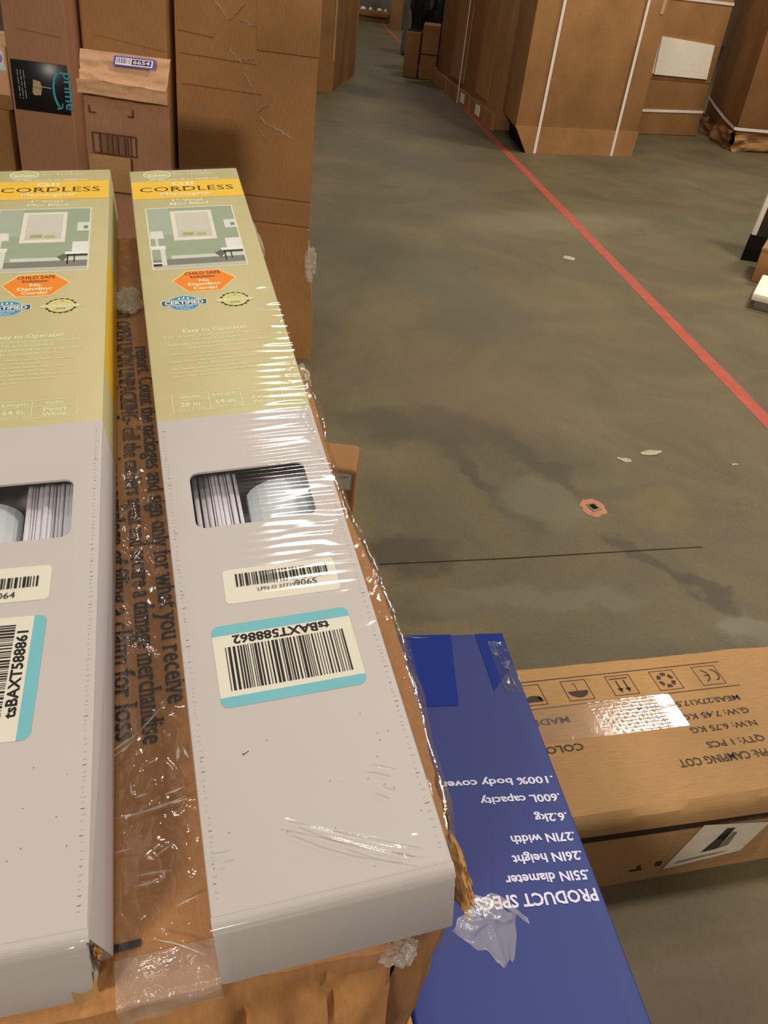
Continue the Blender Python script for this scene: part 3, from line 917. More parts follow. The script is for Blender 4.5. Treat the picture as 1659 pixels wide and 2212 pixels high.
# left box
Print((0.0490, 0.1965, 0), (math.cos(-0.02), math.sin(-0.02), 0), (-math.sin(-0.02), math.cos(-0.02), 0), base=0.0002).rrect(-0.0325, -0.0125, 0.0325, 0.0125, 0.0028, 'label').build('return_label', LB)
p = Print((0.0490, 0.1965, 0.0005), (math.cos(-0.02), math.sin(-0.02), 0), (-math.sin(-0.02), math.cos(-0.02), 0), base=0.00008, step=0.00003)
p.bars(-0.0260, -0.0030, 0.0265, 0.0048, BK, 31, 96)
p.text('LPN O 37719', -0.0190, -0.0098, 0.0030, (60, 56, 56), width=0.0205)
p.text('9064', 0.0020, -0.0098, 0.0042, (40, 36, 36), width=0.0125)
p.build('printed_barcode', LB)
p = Print((0, 0, 0), base=0.00020, step=0.00004)
p.rrect(0.0280, 0.0980, 0.0795, 0.1735, 0.0045, 'label', 0, rot=-0.045)
p.build('inventory_label', LB, 'white label with teal bands')
c_, s_ = math.cos(-0.045), math.sin(-0.045)
p = Print((0.05375, 0.13575, 0), (c_, s_, 0), (-s_, c_, 0), base=0.00028, step=0.00004)
p.rrect(0.0193, -0.03775, 0.02575, 0.03775, 0.0045, TEAL, 0, corners=(0, 1, 1, 0))
p.rrect(-0.02575, -0.03775, -0.0193, 0.03775, 0.0045, TEAL, 0, corners=(1, 0, 0, 1))
p.bars(-0.0160, -0.0330, 0.0105, 0.0330, BK, 41, 130, rot=1)
p.text('tsBAXT588861', 0.0172, -0.0250, 0.0053, BK, width=0.0530, rot=PI/2, bold=0.03)
p.build('printed_barcode', LB)
# scored edge ticks and scuffs on the white board
for (bx_, sd) in ((RB, 1), (LB, 2)):
    rr = random.Random(sd)
    p = Print((0, 0, 0), base=0.00015)
    for xx in (0.0030, BW-0.0045):
        y = 0.012
        while y < 0.328:
            w = rr.uniform(0.0008, 0.0022)
            p.rect(xx + rr.uniform(-.0004, .0004), y, xx + w, y+0.00035, (186, 176, 160) if rr.random() < 0.8 else (120, 108, 90))
            y += rr.uniform(0.002, 0.0042)
    for k in range(16):
        x_, y_ = rr.uniform(0.01, 0.1), rr.uniform(0.01, 0.09)
        p.ell(x_, y_, rr.uniform(.0002, .0005), rr.uniform(.0002, .0005), (150, 140, 122), n=6)
    if sd == 1: p.line((0.0232, 0.0760), (0.0262, 0.0775), 0.0004, (60, 52, 44)); p.line((0.0232, 0.0770), (0.0240, 0.0758), 0.0003, (60, 52, 44))
    q_ = p.build('scuff_marks', bx_)
    q_['kind'] = 'stuff'
# torn corner of the left box: brown inner flap
def inner(u, v):
    return (0.094 + 0.011*u, -0.0035 - 0.006*v + 0.001*math.sin(u*3), -0.030 - 0.018*v + 0.003*u)
MB().grid(inner, 4, 4).build('inner_flap', M['board_raw'], LB, smooth=True)['label'] = 'raw brown board showing through the tear'
crumple('torn_board_edge', (0.1065, 0.004, -0.024), (0.0014, 0.004, 0.010), 13, M['board_raw'], LB, amp=0.8)
for B_, w_ in ((RB, True), (LB, False)):
    shrink(B_, w_)

M['film_fold_glint'] = film_mat('folded_film_glint', (1, 1, 1), 90, 0.3, 0.002, haze=0.70, rough=0.15, refl=2.0, tint=(1, 1, 1))  # white haze puts the lamp glint into the colour of the folds
def film_fold_glints(parent, lst, z, w, h, seed):
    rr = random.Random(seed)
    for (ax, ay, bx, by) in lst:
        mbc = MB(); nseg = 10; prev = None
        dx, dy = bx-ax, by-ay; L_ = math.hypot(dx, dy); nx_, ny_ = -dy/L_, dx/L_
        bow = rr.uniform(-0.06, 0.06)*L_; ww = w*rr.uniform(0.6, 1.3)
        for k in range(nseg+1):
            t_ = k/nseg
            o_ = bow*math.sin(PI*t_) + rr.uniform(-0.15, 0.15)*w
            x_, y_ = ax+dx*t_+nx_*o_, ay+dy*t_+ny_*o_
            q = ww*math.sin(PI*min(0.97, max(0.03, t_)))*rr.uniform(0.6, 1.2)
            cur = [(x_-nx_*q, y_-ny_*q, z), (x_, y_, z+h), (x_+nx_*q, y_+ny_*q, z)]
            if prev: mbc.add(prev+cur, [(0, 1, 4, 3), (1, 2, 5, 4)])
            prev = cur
        mbc.build('film_fold_glint', M['film_fold_glint'], parent)
film_fold_glints(sc_, [(-0.0437, 0.1176, -0.0288, 0.1265), (-0.0288, 0.1265, -0.0141, 0.1411), (-0.0443, 0.1144, -0.0314, 0.1228), (-0.0087, 0.1150, -0.0103, 0.1042), (-0.0062, 0.1128, -0.0039, 0.1053), (-0.0345, 0.0987, -0.0331, 0.0893), (-0.0331, 0.0893, -0.0260, 0.0903), (-0.0180, 0.0877, -0.0072, 0.0900), (-0.0150, 0.0819, -0.0074, 0.0828), (-0.0424, 0.0800, -0.0072, 0.0843), (-0.0257, 0.0593, -0.0221, 0.0621), (-0.0248, 0.0563, -0.0154, 0.0613), (-0.0350, 0.0488, -0.0176, 0.0478), (-0.0353, 0.0437, -0.0234, 0.0439), (-0.0283, 0.0183, -0.0057, 0.0059), (-0.0170, 0.6489, -0.0078, 0.6511), (-0.0195, 0.6351, -0.0114, 0.6205), (-0.0174, 0.6614, -0.0083, 0.6374), (-0.0169, 0.0303, -0.0058, 0.0331), (-0.0444, 0.0627, -0.0343, 0.0632)], TOPZ+0.0065, 0.00065, 0.0007, 5)
film_fold_glints(RB, [(0.0373, 0.0375, 0.0930, 0.0119), (0.0415, 0.0335, 0.0872, 0.0106), (0.0644, 0.0218, 0.0932, 0.0076), (0.0815, 0.0563, 0.0918, 0.0516), (0.0020, 0.0301, 0.0101, 0.0303), (0.0832, 0.0450, 0.0889, 0.0409), (0.0064, 0.0250, 0.0114, 0.0255)], 0.0020, 0.00032, 0.0004, 9)

# cartons that carry the stack (mostly out of sight)
def pl(x, y, z): return PM @ Vector((x, y, z))
sup = thing('support_carton', 'plain brown carton on the floor carrying the near end of the stack', 'carton', (0, 0, 0))
c0 = [pl(-0.16, 0.02, 0), pl(0.06, 0.02, 0), pl(0.06, 0.36, 0), pl(-0.16, 0.36, 0)]
zt = min((pl(x, y, TOPZ-DEPTH)).z for x, y in ((-0.17, -0.02), (0.12, -0.02)))
MB().prism([(p.x, p.y) for p in c0], 0.0, zt-0.020).build('carton_body', M['board_dark'], sup)
Print((c0[0].x, c0[0].y, zt-0.020), base=0.0006).rect(0.0, 0.1, 0.01, 0.12, 'board_raw').build('packing_tape', sup)
sup2 = thing('support_carton', 'plain brown carton on the floor carrying the far end of the stack', 'carton', (0, 0, 0))
c1 = [pl(-0.16, 0.40, 0), pl(0.06, 0.40, 0), pl(0.06, 0.68, 0), pl(-0.16, 0.68, 0)]
zt2 = pl(-0.17, 0.31, TOPZ-DEPTH).z
MB().prism([(p.x, p.y) for p in c1], 0.0, zt2-0.004).build('carton_body', M['board_dark'], sup2)

# ---------------------------------------------------------------- blue carton
bd = Vector((-0.215, 0.977, 0)).normalized(); bn = Vector((0.977, 0.215, 0)).normalized()
BB = Vector((0.206, 0.989, 0.0))
bang = math.atan2(bn.y, bn.x)
blue = thing('blue_carton', 'long blue printed carton standing beside the stack, white specification list upside down on its top', 'carton', BB, (0, 0, bang))
W2, L2, H2 = 0.237, 0.98, 0.50
bb = MB().box((-W2, -L2, 0), (0, 0, H2)).build('carton_body', M['blue_board'], blue, bevel=0.003, segs=3)
dent(bb, 0.0003, 9, 4, subdiv=10)
p = Print((0, 0, H2), base=0.0005)
WH = (214, 212, 232)
for s, v, u1, h in (('PRODUCT SPECS', -0.4262, -0.1500, 0.0142), ('.55IN diameter', -0.4030, -0.1080, 0.0112), ('.26IN height', -0.3785, -0.0925, 0.0110),
                 ('.27IN width', -0.3530, -0.0870, 0.0108), ('.6.2kg', -0.3255, -0.0490, 0.0106), ('.600L capacity', -0.2975, -0.1110, 0.0104), ('.100% body coverage', -0.2705, -0.1820, 0.0100)):
    p.text(s, -0.0070, v, h, WH, width=abs(u1)-0.0070, rot=PI, bold=0.028)
p.build('printed_text', blue, 'white sans serif specification list, upside down')
# glossy tape ends, wrinkled
def tape(name, u0, u1, v0, v1, seed, parent, z, mat, amp=0.0006, nu=20, nv=40):
    def f(u, v):
        x = u0+(u1-u0)*u; y = v0+(v1-v0)*v
        return (x, y, z + amp*noise.noise(Vector((x*60, y*25, seed))) + amp*ridged(Vector((x, y, seed)), 45))
    return MB().grid(f, nu, nv).build(name, mat, parent, smooth=True)
t1 = MB().grid(lambda u, v: ((-0.235 if v > 0 else -0.235) + u*(0.152 - 0.020*(1-v)) , -0.145 + v*0.144, H2+0.0006), 10, 10).build('tape_strip', M['blue_tape'], blue); t1['label'] = 'darker blue glossy patch under tape'
t2 = MB().grid(lambda u, v: (-0.045 + u*0.044, -0.120*(1-0.45*u) + v*0.119*(1-0.45*u), H2+0.0006), 10, 10).build('tape_strip', M['blue_tape'], blue); t2['label'] = 'darker blue glossy patch under tape'
tape('clear_tape', -0.030, -0.001, -0.125, -0.020, 3, blue, H2+0.0010, M['film'], amp=0.0008, nu=30, nv=80)
tape('clear_tape', -0.235, -0.150, -0.10, -0.002, 7, blue, H2+0.0010, M['film'], amp=0.0006, nu=30, nv=30)

film_fold_glints(blue, [(-0.022, -0.030, -0.018, -0.060), (-0.014, -0.045, -0.012, -0.085), (-0.020, -0.070, -0.010, -0.080), (-0.012, -0.095, -0.010, -0.120), (-0.030, -0.100, -0.014, -0.112), (-0.028, -0.108, -0.024, -0.122), (-0.016, -0.022, -0.008, -0.030), (-0.165, -0.035, -0.152, -0.060), (-0.172, -0.050, -0.166, -0.056), (-0.158, -0.003, -0.120, -0.008)], H2+0.0016, 0.0009, 0.0009, 4)

# ---------------------------------------------------------------- camping cot carton
ca = math.atan2(0.300, 0.954)
cot = thing('cot_carton', 'long light tan camping cot carton lying on the floor right of the blue carton', 'carton', (0.484, 0.916, 0), (0, 0, ca))
CX0, CX1, CD, CH = -0.14, 0.90, 0.358, 0.200
mb = MB()
prof = [(0.0, 0.0), (0.0, 0.165), (0.0015, 0.178), (0.0070, 0.190), (0.018, 0.1985), (0.030, CH), (CD-0.004, CH), (CD, CH-0.004), (CD, 0.0)]
nx = 60
def wob(x, k):
    return 0.0030*noise.noise(Vector((x*9, k*3.0, 1)))
vs = []
for i in range(nx+1):
    x = CX0 + (CX1-CX0)*i/nx
    for k, (y, z) in enumerate(prof):
        dy = wob(x, k)*(0.6 if 1 < k < 5 else 0.0) ; dz = wob(x, k+9)*(0.5 if 1 < k < 5 else 0.0)
        if k in (6, 7): dy = 0.004*noise.noise(Vector((x*11, 0, 5))) + 0.002*noise.noise(Vector((x*60, 0, 5)))
        vs.append((x, y+dy, z+dz))
n = len(prof)
fs = [(i*n+k, (i+1)*n+k, (i+1)*n+k+1, i*n+k+1) for i in range(nx) for k in range(n-1)]
fs.append(tuple(range(n))[::-1] if False else tuple(range(n))); fs.append(tuple(nx*n+k for k in range(n))[::-1])
mb.add(vs, fs)
cb = mb.build('carton_body', M['board_light'], cot, smooth=True)
cb.data.set_sharp_from_angle(angle=math.radians(28))
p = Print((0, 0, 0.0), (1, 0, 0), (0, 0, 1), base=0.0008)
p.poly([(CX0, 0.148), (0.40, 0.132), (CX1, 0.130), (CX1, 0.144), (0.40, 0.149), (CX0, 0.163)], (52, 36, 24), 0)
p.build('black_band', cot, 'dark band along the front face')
INKC = (58, 42, 28)
p = Print((0, 0, CH), base=0.00035)
p.line((-0.14, 0.3215), (0.365, 0.3235), 0.0022, INKC); p.line((-0.14, 0.2515), (0.372, 0.2555), 0.0022, INKC)
for i, u in enumerate((-0.104, -0.004, 0.094, 0.194, 0.2925)):
    v = 0.2605+i*0.0007
    p.frame(u, v, u+0.054, v+0.0530, 0.0017, INKC)
    cx, cy = u+0.027, v+0.0265
    if i == 0:
        p.ell(cx+0.004, cy-0.012, 0.017, 0.010, INKC, 1, a0=0, a1=180); p.rect(cx-0.012, cy-0.018, cx+0.018, cy-0.012, INKC, 1)
        p.line((cx+0.014, cy-0.006), (cx+0.02, cy-0.018), 0.005, INKC, 1)
    if i == 1:
        p.ell(cx, cy-0.002, 0.021, 0.017, INKC, 1, a0=180, a1=360); p.rect(cx-0.0007, cy-0.002, cx+0.0007, cy+0.018, INKC, 1); p.rect(cx-0.006, cy+0.0165, cx+0.0007, cy+0.018, INKC, 1)
    if i == 2:
        p.rect(cx-0.020, cy+0.0165, cx+0.020, cy+0.0190, INKC, 1)
        for dx in (-0.008, 0.009):
            p.rect(cx+dx-0.0017, cy-0.013, cx+dx+0.0017, cy+0.013, INKC, 1)
            p.poly([(cx+dx-0.0065, cy-0.008), (cx+dx, cy-0.020), (cx+dx+0.0065, cy-0.008)], INKC, 1)
    if i == 3:
        for k in range(6): p.ring(cx, cy, 0.019, 0.020, 0.0085, INKC, 1, n=5, a0=k*60+8, a1=k*60+50)
    if i == 4:
        p.ring(cx+0.011, cy, 0.0125, 0.016, 0.0032, INKC, 1, n=14, a0=-90, a1=90)
        p.ring(cx-0.011, cy, 0.0125, 0.016, 0.0032, INKC, 1, n=14, a0=-90, a1=90)
        p.rect(cx-0.011, cy-0.0014, cx+0.0005, cy+0.0014, INKC, 1)
for s, u0, v, u1, h in (('MEAS:27X17.5X102CM', 0.350, 0.2310, 0.118, 0.0125), ('G.W: 7.45 KG', 0.349, 0.1975, 0.200, 0.0130), ('N.W: 6.75 KG', 0.345, 0.1655, 0.200, 0.0130),
                       ('QTY: 1 PCS', 0.337, 0.1290, 0.212, 0.0135), ('PN: CAMPING COT', 0.322, 0.0985, 0.135, 0.0165), ('MADE', -0.025, 0.2260, -0.100, 0.0140), ('COLOR', -0.026, 0.1620, -0.118, 0.0150)):
    p.text(s, u0, v, h, INKC, width=abs(u0-u1), rot=PI, bold=0.022)
p.build('printed_text', cot, 'dark brown shipping marks, upside down')
def ct(u, v):
    x = -0.14 + u*0.345; y = 0.171 + v*0.083
    z = CH + 0.0010
    g = 0
    if 0.03 < x < 0.17:
        rows = y/0.0085; cols = x/0.019 + 0.5*(int(rows) % 2)
        g = -0.00030*(math.exp(-((rows % 1)-0.5)**2*90) + math.exp(-((cols % 1)-0.5)**2*260))
    return (x, y, z + g + 0.00012*noise.noise(Vector((x*20, y*30, 4))))
MB().grid(ct, 360, 170).build('clear_tape', M['clear_tape'], cot, smooth=True)
# document pouch on the front face, hanging askew
pd = Print((0, 0, 0), (1, 0, 0), (0, 0, 1), base=0.0020)
pd.poly([(0.105, 0.027), (0.127, 0.0285), (0.262, 0.046), (0.296, 0.124), (0.150, 0.146)], (222, 212, 196), 0)
pd.build('document_label', cot, 'white crumpled paper label')
pd = Print((0, 0, 0), (1, 0, 0), (0, 0, 1), base=0.0026)
pd.poly([(0.172, 0.062), (0.205, 0.066), (0.222, 0.124), (0.204, 0.126), (0.190, 0.095)], (34, 28, 26), 0)
pd.poly([(0.205, 0.066), (0.226, 0.072), (0.232, 0.108), (0.222, 0.112)], (120, 112, 104), 0)
pd.poly([(0.125, 0.038), (0.220, 0.050), (0.235, 0.058), (0.130, 0.046)], (150, 136, 112), 0)
pd.line((0.122, 0.052), (0.262, 0.060), 0.004, (236, 230, 220), 1)
pd.build('printed_image', cot)
tape('clear_tape', 0.10, 0.30, 0.02, 0.15, 5, cot, 0.0, M['film'], amp=0.003).matrix_local = Matrix(((1,0,0,0),(0,0,-1,-0.003),(0,1,0,0),(0,0,0,1)))
p = Print((0, 0, 0), (1, 0, 0), (0, 0, 1), base=0.0008)
p.rect(0.035, 0.034, 0.060, 0.040, (70, 44, 20), 0); p.rect(0.048, 0.040, 0.056, 0.050, (84, 52, 26), 0); p.rect(0.085, 0.038, 0.098, 0.052, (70, 44, 20), 0)
p.build('printed_marks', cot)['kind'] = 'stuff'

# small carton standing behind the stack's right edge
sm = thing('small_carton', 'narrow tan carton peeping out right of the stack, small white label at its corner', 'carton', (-0.058, 1.30, 0), (0, 0, 0.02))
o = MB().box((-0.20, 0, 0), (0, 0.10, 0.572)).build('carton_body', M['board'], sm, bevel=0.010, segs=4)
p = Print((0, 0, 0), (1, 0, 0), (0, 0, 1), base=0.0008)
p.rrect(-0.048, 0.528, -0.007, 0.566, 0.004, (178, 176, 168), 0); p.rrect(-0.046, 0.531, -0.010, 0.563, 0.003, 'label', 1)
p.text('PART', -0.0320, 0.5525, 0.0055, (70, 68, 64), width=0.018, l=2)
p.build('shipping_label', sm, 'small white sticker')

# ---------------------------------------------------------------- cartons behind the stack, left
def film_face(parent, x0, x1, z0, z1, y, seed, amp=0.006, mat='film', nu=60, nv=90):
    def f(u, v):
        x = x0+(x1-x0)*u; z = z0+(z1-z0)*v
        p = Vector((x*0.8, z*1.0, seed))
        return (x, y - amp*(ridged(p, 5)*0.6 + ridged(p+Vector((2, 2, 2)), 13)*0.3), z)
    return MB().grid(f, nu, nv).build('stretch_film', M[mat], parent, smooth=True)

Hc = thing('tall_carton', 'tall brown carton under clear film standing right behind the blind boxes, beside the open floor', 'carton', (0, 0, 0))
mb = MB()
zs = [0.0, 0.02, 0.15, 0.30, 0.34, 0.500, 0.506, 0.512, 0.588, 0.594, 0.600, 0.85, 1.05, 1.30, 1.62]
def hx(z):
    return -0.398 + (0.034*max(0, min(1, (0.34-z)/0.08)) if z < 0.34 else 0)
for a, b in zip(zs, zs[1:]):
    ga = 0.006 if abs(a-0.506) < 1e-4 or abs(a-0.594) < 1e-4 else 0; gb = 0.006 if abs(b-0.506) < 1e-4 or abs(b-0.594) < 1e-4 else 0
    mb.add([(-0.868, 3.06+ga, a), (hx(a), 3.06+ga, a), (hx(b), 3.06+gb, b), (-0.868, 3.06+gb, b),
            (-0.868, 3.62, a), (hx(a)-0.085, 3.62, a), (hx(b)-0.085, 3.62, b), (-0.868, 3.62, b)],
           [(0,1,2,3), (1,5,6,2), (5,4,7,6), (4,0,3,7)])
mb.add([(-0.868, 3.06, 1.62), (-0.398, 3.06, 1.62), (-0.483, 3.62, 1.62), (-0.868, 3.62, 1.62)], [(0,1,2,3)])
mb.build('carton_body', M['board'], Hc)
MB().box((-0.60, 3.054, 1.055), (-0.395, 3.0598, 1.30)).build('board_panel', M['board'], Hc, bevel=0.002)
p = Print((0, 3.06, 0), (1, 0, 0), (0, 0, 1), base=0.0015)
p.line((-0.86, 1.085), (-0.74, 1.075), 0.003, (132, 90, 46)); p.line((-0.85, 1.02), (-0.60, 1.012), 0.003, (132, 90, 46)); p.line((-0.85, 0.93), (-0.58, 0.925), 0.003, (132, 90, 46))
p.build('fold_line', Hc)
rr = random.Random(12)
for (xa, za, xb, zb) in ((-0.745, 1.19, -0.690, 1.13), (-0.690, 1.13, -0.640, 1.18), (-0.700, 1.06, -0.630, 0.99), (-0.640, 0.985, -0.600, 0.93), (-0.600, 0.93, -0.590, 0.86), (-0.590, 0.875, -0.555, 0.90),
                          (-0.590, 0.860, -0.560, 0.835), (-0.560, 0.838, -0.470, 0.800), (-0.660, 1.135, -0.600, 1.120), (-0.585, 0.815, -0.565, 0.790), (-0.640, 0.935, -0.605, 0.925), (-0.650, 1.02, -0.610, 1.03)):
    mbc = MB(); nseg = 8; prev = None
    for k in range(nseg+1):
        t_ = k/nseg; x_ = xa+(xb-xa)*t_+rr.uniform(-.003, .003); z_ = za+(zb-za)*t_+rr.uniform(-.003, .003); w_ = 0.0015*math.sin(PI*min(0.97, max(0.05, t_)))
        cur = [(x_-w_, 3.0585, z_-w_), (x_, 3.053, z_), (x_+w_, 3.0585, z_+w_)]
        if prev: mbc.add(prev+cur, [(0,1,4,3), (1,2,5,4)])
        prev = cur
    mbc.build('film_crease_glint', M['film_crease_glint'], Hc)
crumple('film_crumple', (-0.385, 3.05, 0.385), (0.020, 0.02, 0.055), 21, M['film_crumple'], Hc, amp=0.8)

Ic = thing('tall_carton', 'broad plain brown carton behind the small kraft parcel carton, left of the filmed carton', 'carton', (0, 0, 0))
o = MB().box((-1.165, 3.02, 0), (-0.885, 3.50, 1.62)).build('carton_body', M['board'], Ic, bevel=0.006)
p = Print((0, 3.02, 0), (1, 0, 0), (0, 0, 1), base=0.001)
p.line((-1.12, 1.045), (-0.885, 1.02), 0.002, (150, 100, 50)); p.build('fold_line', Ic)
Kc = thing('tall_carton', 'tall brown carton closed with black printed tape at the upper left', 'carton', (0, 0, 0))
MB().box((-1.372, 2.92, 0), (-1.172, 3.42, 1.62)).build('carton_body', M['board_pink'], Kc, bevel=0.006)
p = Print((0, 2.92, 0), (1, 0, 0), (0, 0, 1), base=0.001)
p.line((-1.33, 1.045), (-1.19, 1.035), 0.003, (140, 96, 52)); p.build('fold_line', Kc)
MB().box((-1.362, 2.9165, 0.812), (-1.180, 2.9198, 0.958)).build('black_tape', M['black_tape'], Kc, bevel=0.001, segs=1)
p = Print((0, 2.9165, 0), (1, 0, 0), (0, 0, 1), base=0.0008)
TL = (64, 160, 180)
p.text('prime', -1.193, 0.937, 0.034, TL, width=0.110, rot=-PI/2, bold=0.01)
p.ring(-1.198, 0.882, 0.034, 0.060, 0.007, TL, 1, n=24, a0=118, a1=242)
p.line((-1.222, 0.827), (-1.205, 0.832), 0.005, TL, 1); p.line((-1.205, 0.832), (-1.203, 0.845), 0.004, TL, 1)
p.poly([(-1.299, 0.868), (-1.293, 0.906), (-1.271, 0.902), (-1.266, 0.886), (-1.272, 0.862), (-1.295, 0.860)], (178, 152, 118), 0)
p.line((-1.296, 0.884), (-1.268, 0.882), 0.0018, (120, 98, 70), 1)
p.line((-1.266, 0.888), (-1.236, 0.886), 0.0018, (200, 214, 214), 1)
for k in range(3): p.dashes(-1.352, -1.352, 0, 0, TL) if False else None
p2 = Print((-1.345, 2.9165, 0.93), (0, 0, -1), (1, 0, 0), base=0.0008)
for k in range(3): p2.dashes(0.0, 0.085, 0.002+0.010*k, 0.0045, (150, 146, 138), 50+k)
p2.build('printed_text', Kc)
p.build('printed_text', Kc, 'teal wordmark with a curved arrow and a small drawn box')

Lc = thing('parcel_carton', 'small crumpled kraft parcel carton with a violet edged label on its open top flap', 'carton', (0, 0, 0))
o = MB().prism([(-0.972, 2.50), (-0.732, 2.50), (-0.785, 2.66), (-1.025, 2.66)], 0, 0.972).build('carton_body', M['board_pink'], Lc, bevel=0.005)
dent(o, 0.004, 6, 3, subdiv=6)
def tf(u, v):
    x = -0.976 + 0.240*u - 0.012*v*(1-u) + 0.004*noise.noise(Vector((u*4, v*4, 0)))
    y = 2.492 + 0.055*v + 0.006*noise.noise(Vector((u*5, v*5, 3)))
    z = 0.985 + 0.070*v - 0.010*u*(1-v) + 0.008*ridged(Vector((u*.4, v, 2)), 2.6)*(1-v)
    return (x, y, z)
MB().grid(tf, 30, 16).build('top_flap', M['kraft'], Lc, smooth=True)
def tf2(u, v):
    return (-0.980+0.250*u, 2.484 - 0.004*ridged(Vector((u, v, 5)), 3) - 0.004*noise.noise(Vector((u*6, v*5, 7))), 0.955+0.034*v - 0.006*u)
MB().grid(tf2, 30, 6).build('top_flap', M['kraft'], Lc, smooth=True)
e1 = Vector((1, 0.0, 0.01)).normalized(); e2 = Vector((0, 0.60, 0.80)).normalized()
p = Print((-0.888, 2.520, 1.024), e1, e2, base=0.006)
p.rect(0, 0, 0.115, 0.028, (104, 88, 176), 0); p.rect(0.006, 0.004, 0.108, 0.024, (232, 226, 226), 1)
p.rect(0.050, 0.007, 0.104, 0.022, (72, 54, 78), 2); p.text('6654', 0.054, 0.010, 0.010, (226, 220, 226), width=0.046, l=3, bold=0.02)
p.bars(0.009, 0.008, 0.046, 0.022, (110, 106, 112), 5, 30, l=2)
p.build('violet_label', Lc, 'violet edged white label')
BR = (96, 62, 40)
p = Print((0, 2.50, 0), (1, 0, 0), (0, 0, 1), base=0.006)
p.frame(-0.955, 0.800, -0.828, 0.856, 0.003, BR); p.bars(-0.935, 0.804, -0.846, 0.853, (108, 76, 54), 9, 44); p.rect(-0.934, 0.801, -0.931, 0.855, BR); p.rect(-0.846, 0.801, -0.843, 0.855, BR)
p.rect(-0.958, 0.907, -0.955, 0.925, BR); p.rect(-0.958, 0.905, -0.938, 0.908, BR); p.rect(-0.836, 0.905, -0.833, 0.925, BR); p.rect(-0.850, 0.905, -0.833, 0.908, BR)
p.rect(-0.955, 0.949, -0.935, 0.952, BR)
p.build('printed_marks', Lc)['kind'] = 'stuff'
MB().box((-0.965, 2.485, 0.70), (-0.845, 2.4955, 0.797)).build('loose_flap', M['board_light'], Lc, bevel=0.002)['label'] = 'lighter tan board strip'
cpt = tape('stretch_film', -0.99, -0.72, 2.44, 2.50, 1, Lc, 0.55, M['film'], amp=0.004)

Mc = thing('low_carton', 'dark brown carton at the left picture edge under a pale carton', 'carton', (0, 0, 0))
MB().box((-1.95, 2.93, 0), (-1.395, 3.40, 0.80)).build('carton_body', M['board_dark'], Mc, bevel=0.006)
Nc = thing('pale_carton', 'pale carton with a pastel sticker at the left picture edge, on a dark brown carton', 'carton', (0, 0, 0))
MB().box((-1.92, 2.94, 0.80), (-1.384, 3.36, 0.985)).build('carton_body', M['kraft'], Nc, bevel=0.005)
p = Print((0, 2.94, 0), (1, 0, 0), (0, 0, 1), base=0.001)
p.rect(-1.50, 0.930, -1.392, 0.975, (214, 218, 220), 0); p.ell(-1.408, 0.952, 0.012, 0.014, (150, 130, 150), 1); p.rect(-1.50, 0.918, -1.388, 0.930, (196, 210, 214), 0)
p.rect(-1.56, 0.802, -1.386, 0.845, 'board_dark', 0)
p.build('pastel_sticker', Nc, 'pale blue and grey sticker')

# ---------------------------------------------------------------- strapped cartons along the aisle, right
def quad_carton(name, label, P, h, mat, group=None, z0=0.0, bev=0.01):
    """P: four floor corners, counter-clockwise from the front left"""
    t = thing(name, label, 'carton', (P[0][0], P[0][1], 0), group=group)
    rel = [(a-P[0][0], b-P[0][1]) for a, b in P]
    MB().prism(rel, z0, h).build('carton_body', M[mat], t, bevel=bev)
    return t, rel
fA = Vector((0.898, 0.441)); sA = Vector((-0.17, 0.985))
A_ = Vector((0.736, 8.190))
sA = Vector((-0.064, 0.998))
PA = [A_, A_+fA*1.345, A_+fA*1.345+sA*1.02, A_+sA*1.02]
tA, rA = quad_carton('strapped_carton', 'large brown appliance carton with two upright white straps, nearest beyond the red line', PA, 1.9, 'board', z0=0.20)
ex = (fA.x, fA.y, 0)
def on_front(s, z, d=0.0):
    n = Vector((fA.y, -fA.x))
    return Vector((fA.x*s + n.x*d, fA.y*s + n.y*d, z))
def panel(name, pts, d0, d1, mat, parent, fn=on_front):
    n = len(pts)
    vs = [fn(s, z, d0) for s, z in pts] + [fn(s, z, d1) for s, z in pts]
    fs = [tuple(range(n)), tuple(range(2*n-1, n-1, -1))] + [(i, (i+1) % n, n+(i+1) % n, n+i)[::-1] for i in range(n)]
    return MB().add(vs, fs).build(name, mat, parent)
panel('tray_front', [(0.146, 0.0), (1.335, 0.0), (1.350, 0.222), (-0.008, 0.222)], 0.001, 0.016, M['board'], tA)
nA = Vector((-sA.y, sA.x))
def on_side(s, z, d=0.0):
    return Vector((sA.x*s + nA.x*d, sA.y*s + nA.y*d, z))
MB().prism([(0.10, 0.12), (1.20, 0.63), (1.05, 1.45), (0.03, 1.00)], 0.0, 0.199).build('pallet_void_block', M['dark'], tA)  # near-black block paints the shaded void around the pallet under the carton
for s0, s1 in ((0.262, 0.235), (1.112, 1.092)):
    panel('strap', [(s1-0.014, 0.002), (s1+0.014, 0.002), (s0+0.014, 1.895), (s0-0.014, 1.895)], 0.017, 0.021, M['strap'], tA)
    MB().box((-0.001, -0.001, 0), (0, 0, 0.001)).build('strap_seal', M['strap'], tA) if False else None
panel('hand_hole', [(1.265, 1.185), (1.300, 1.185), (1.305, 1.30), (1.270, 1.30)], 0.001, 0.005, M['kraft'], tA)

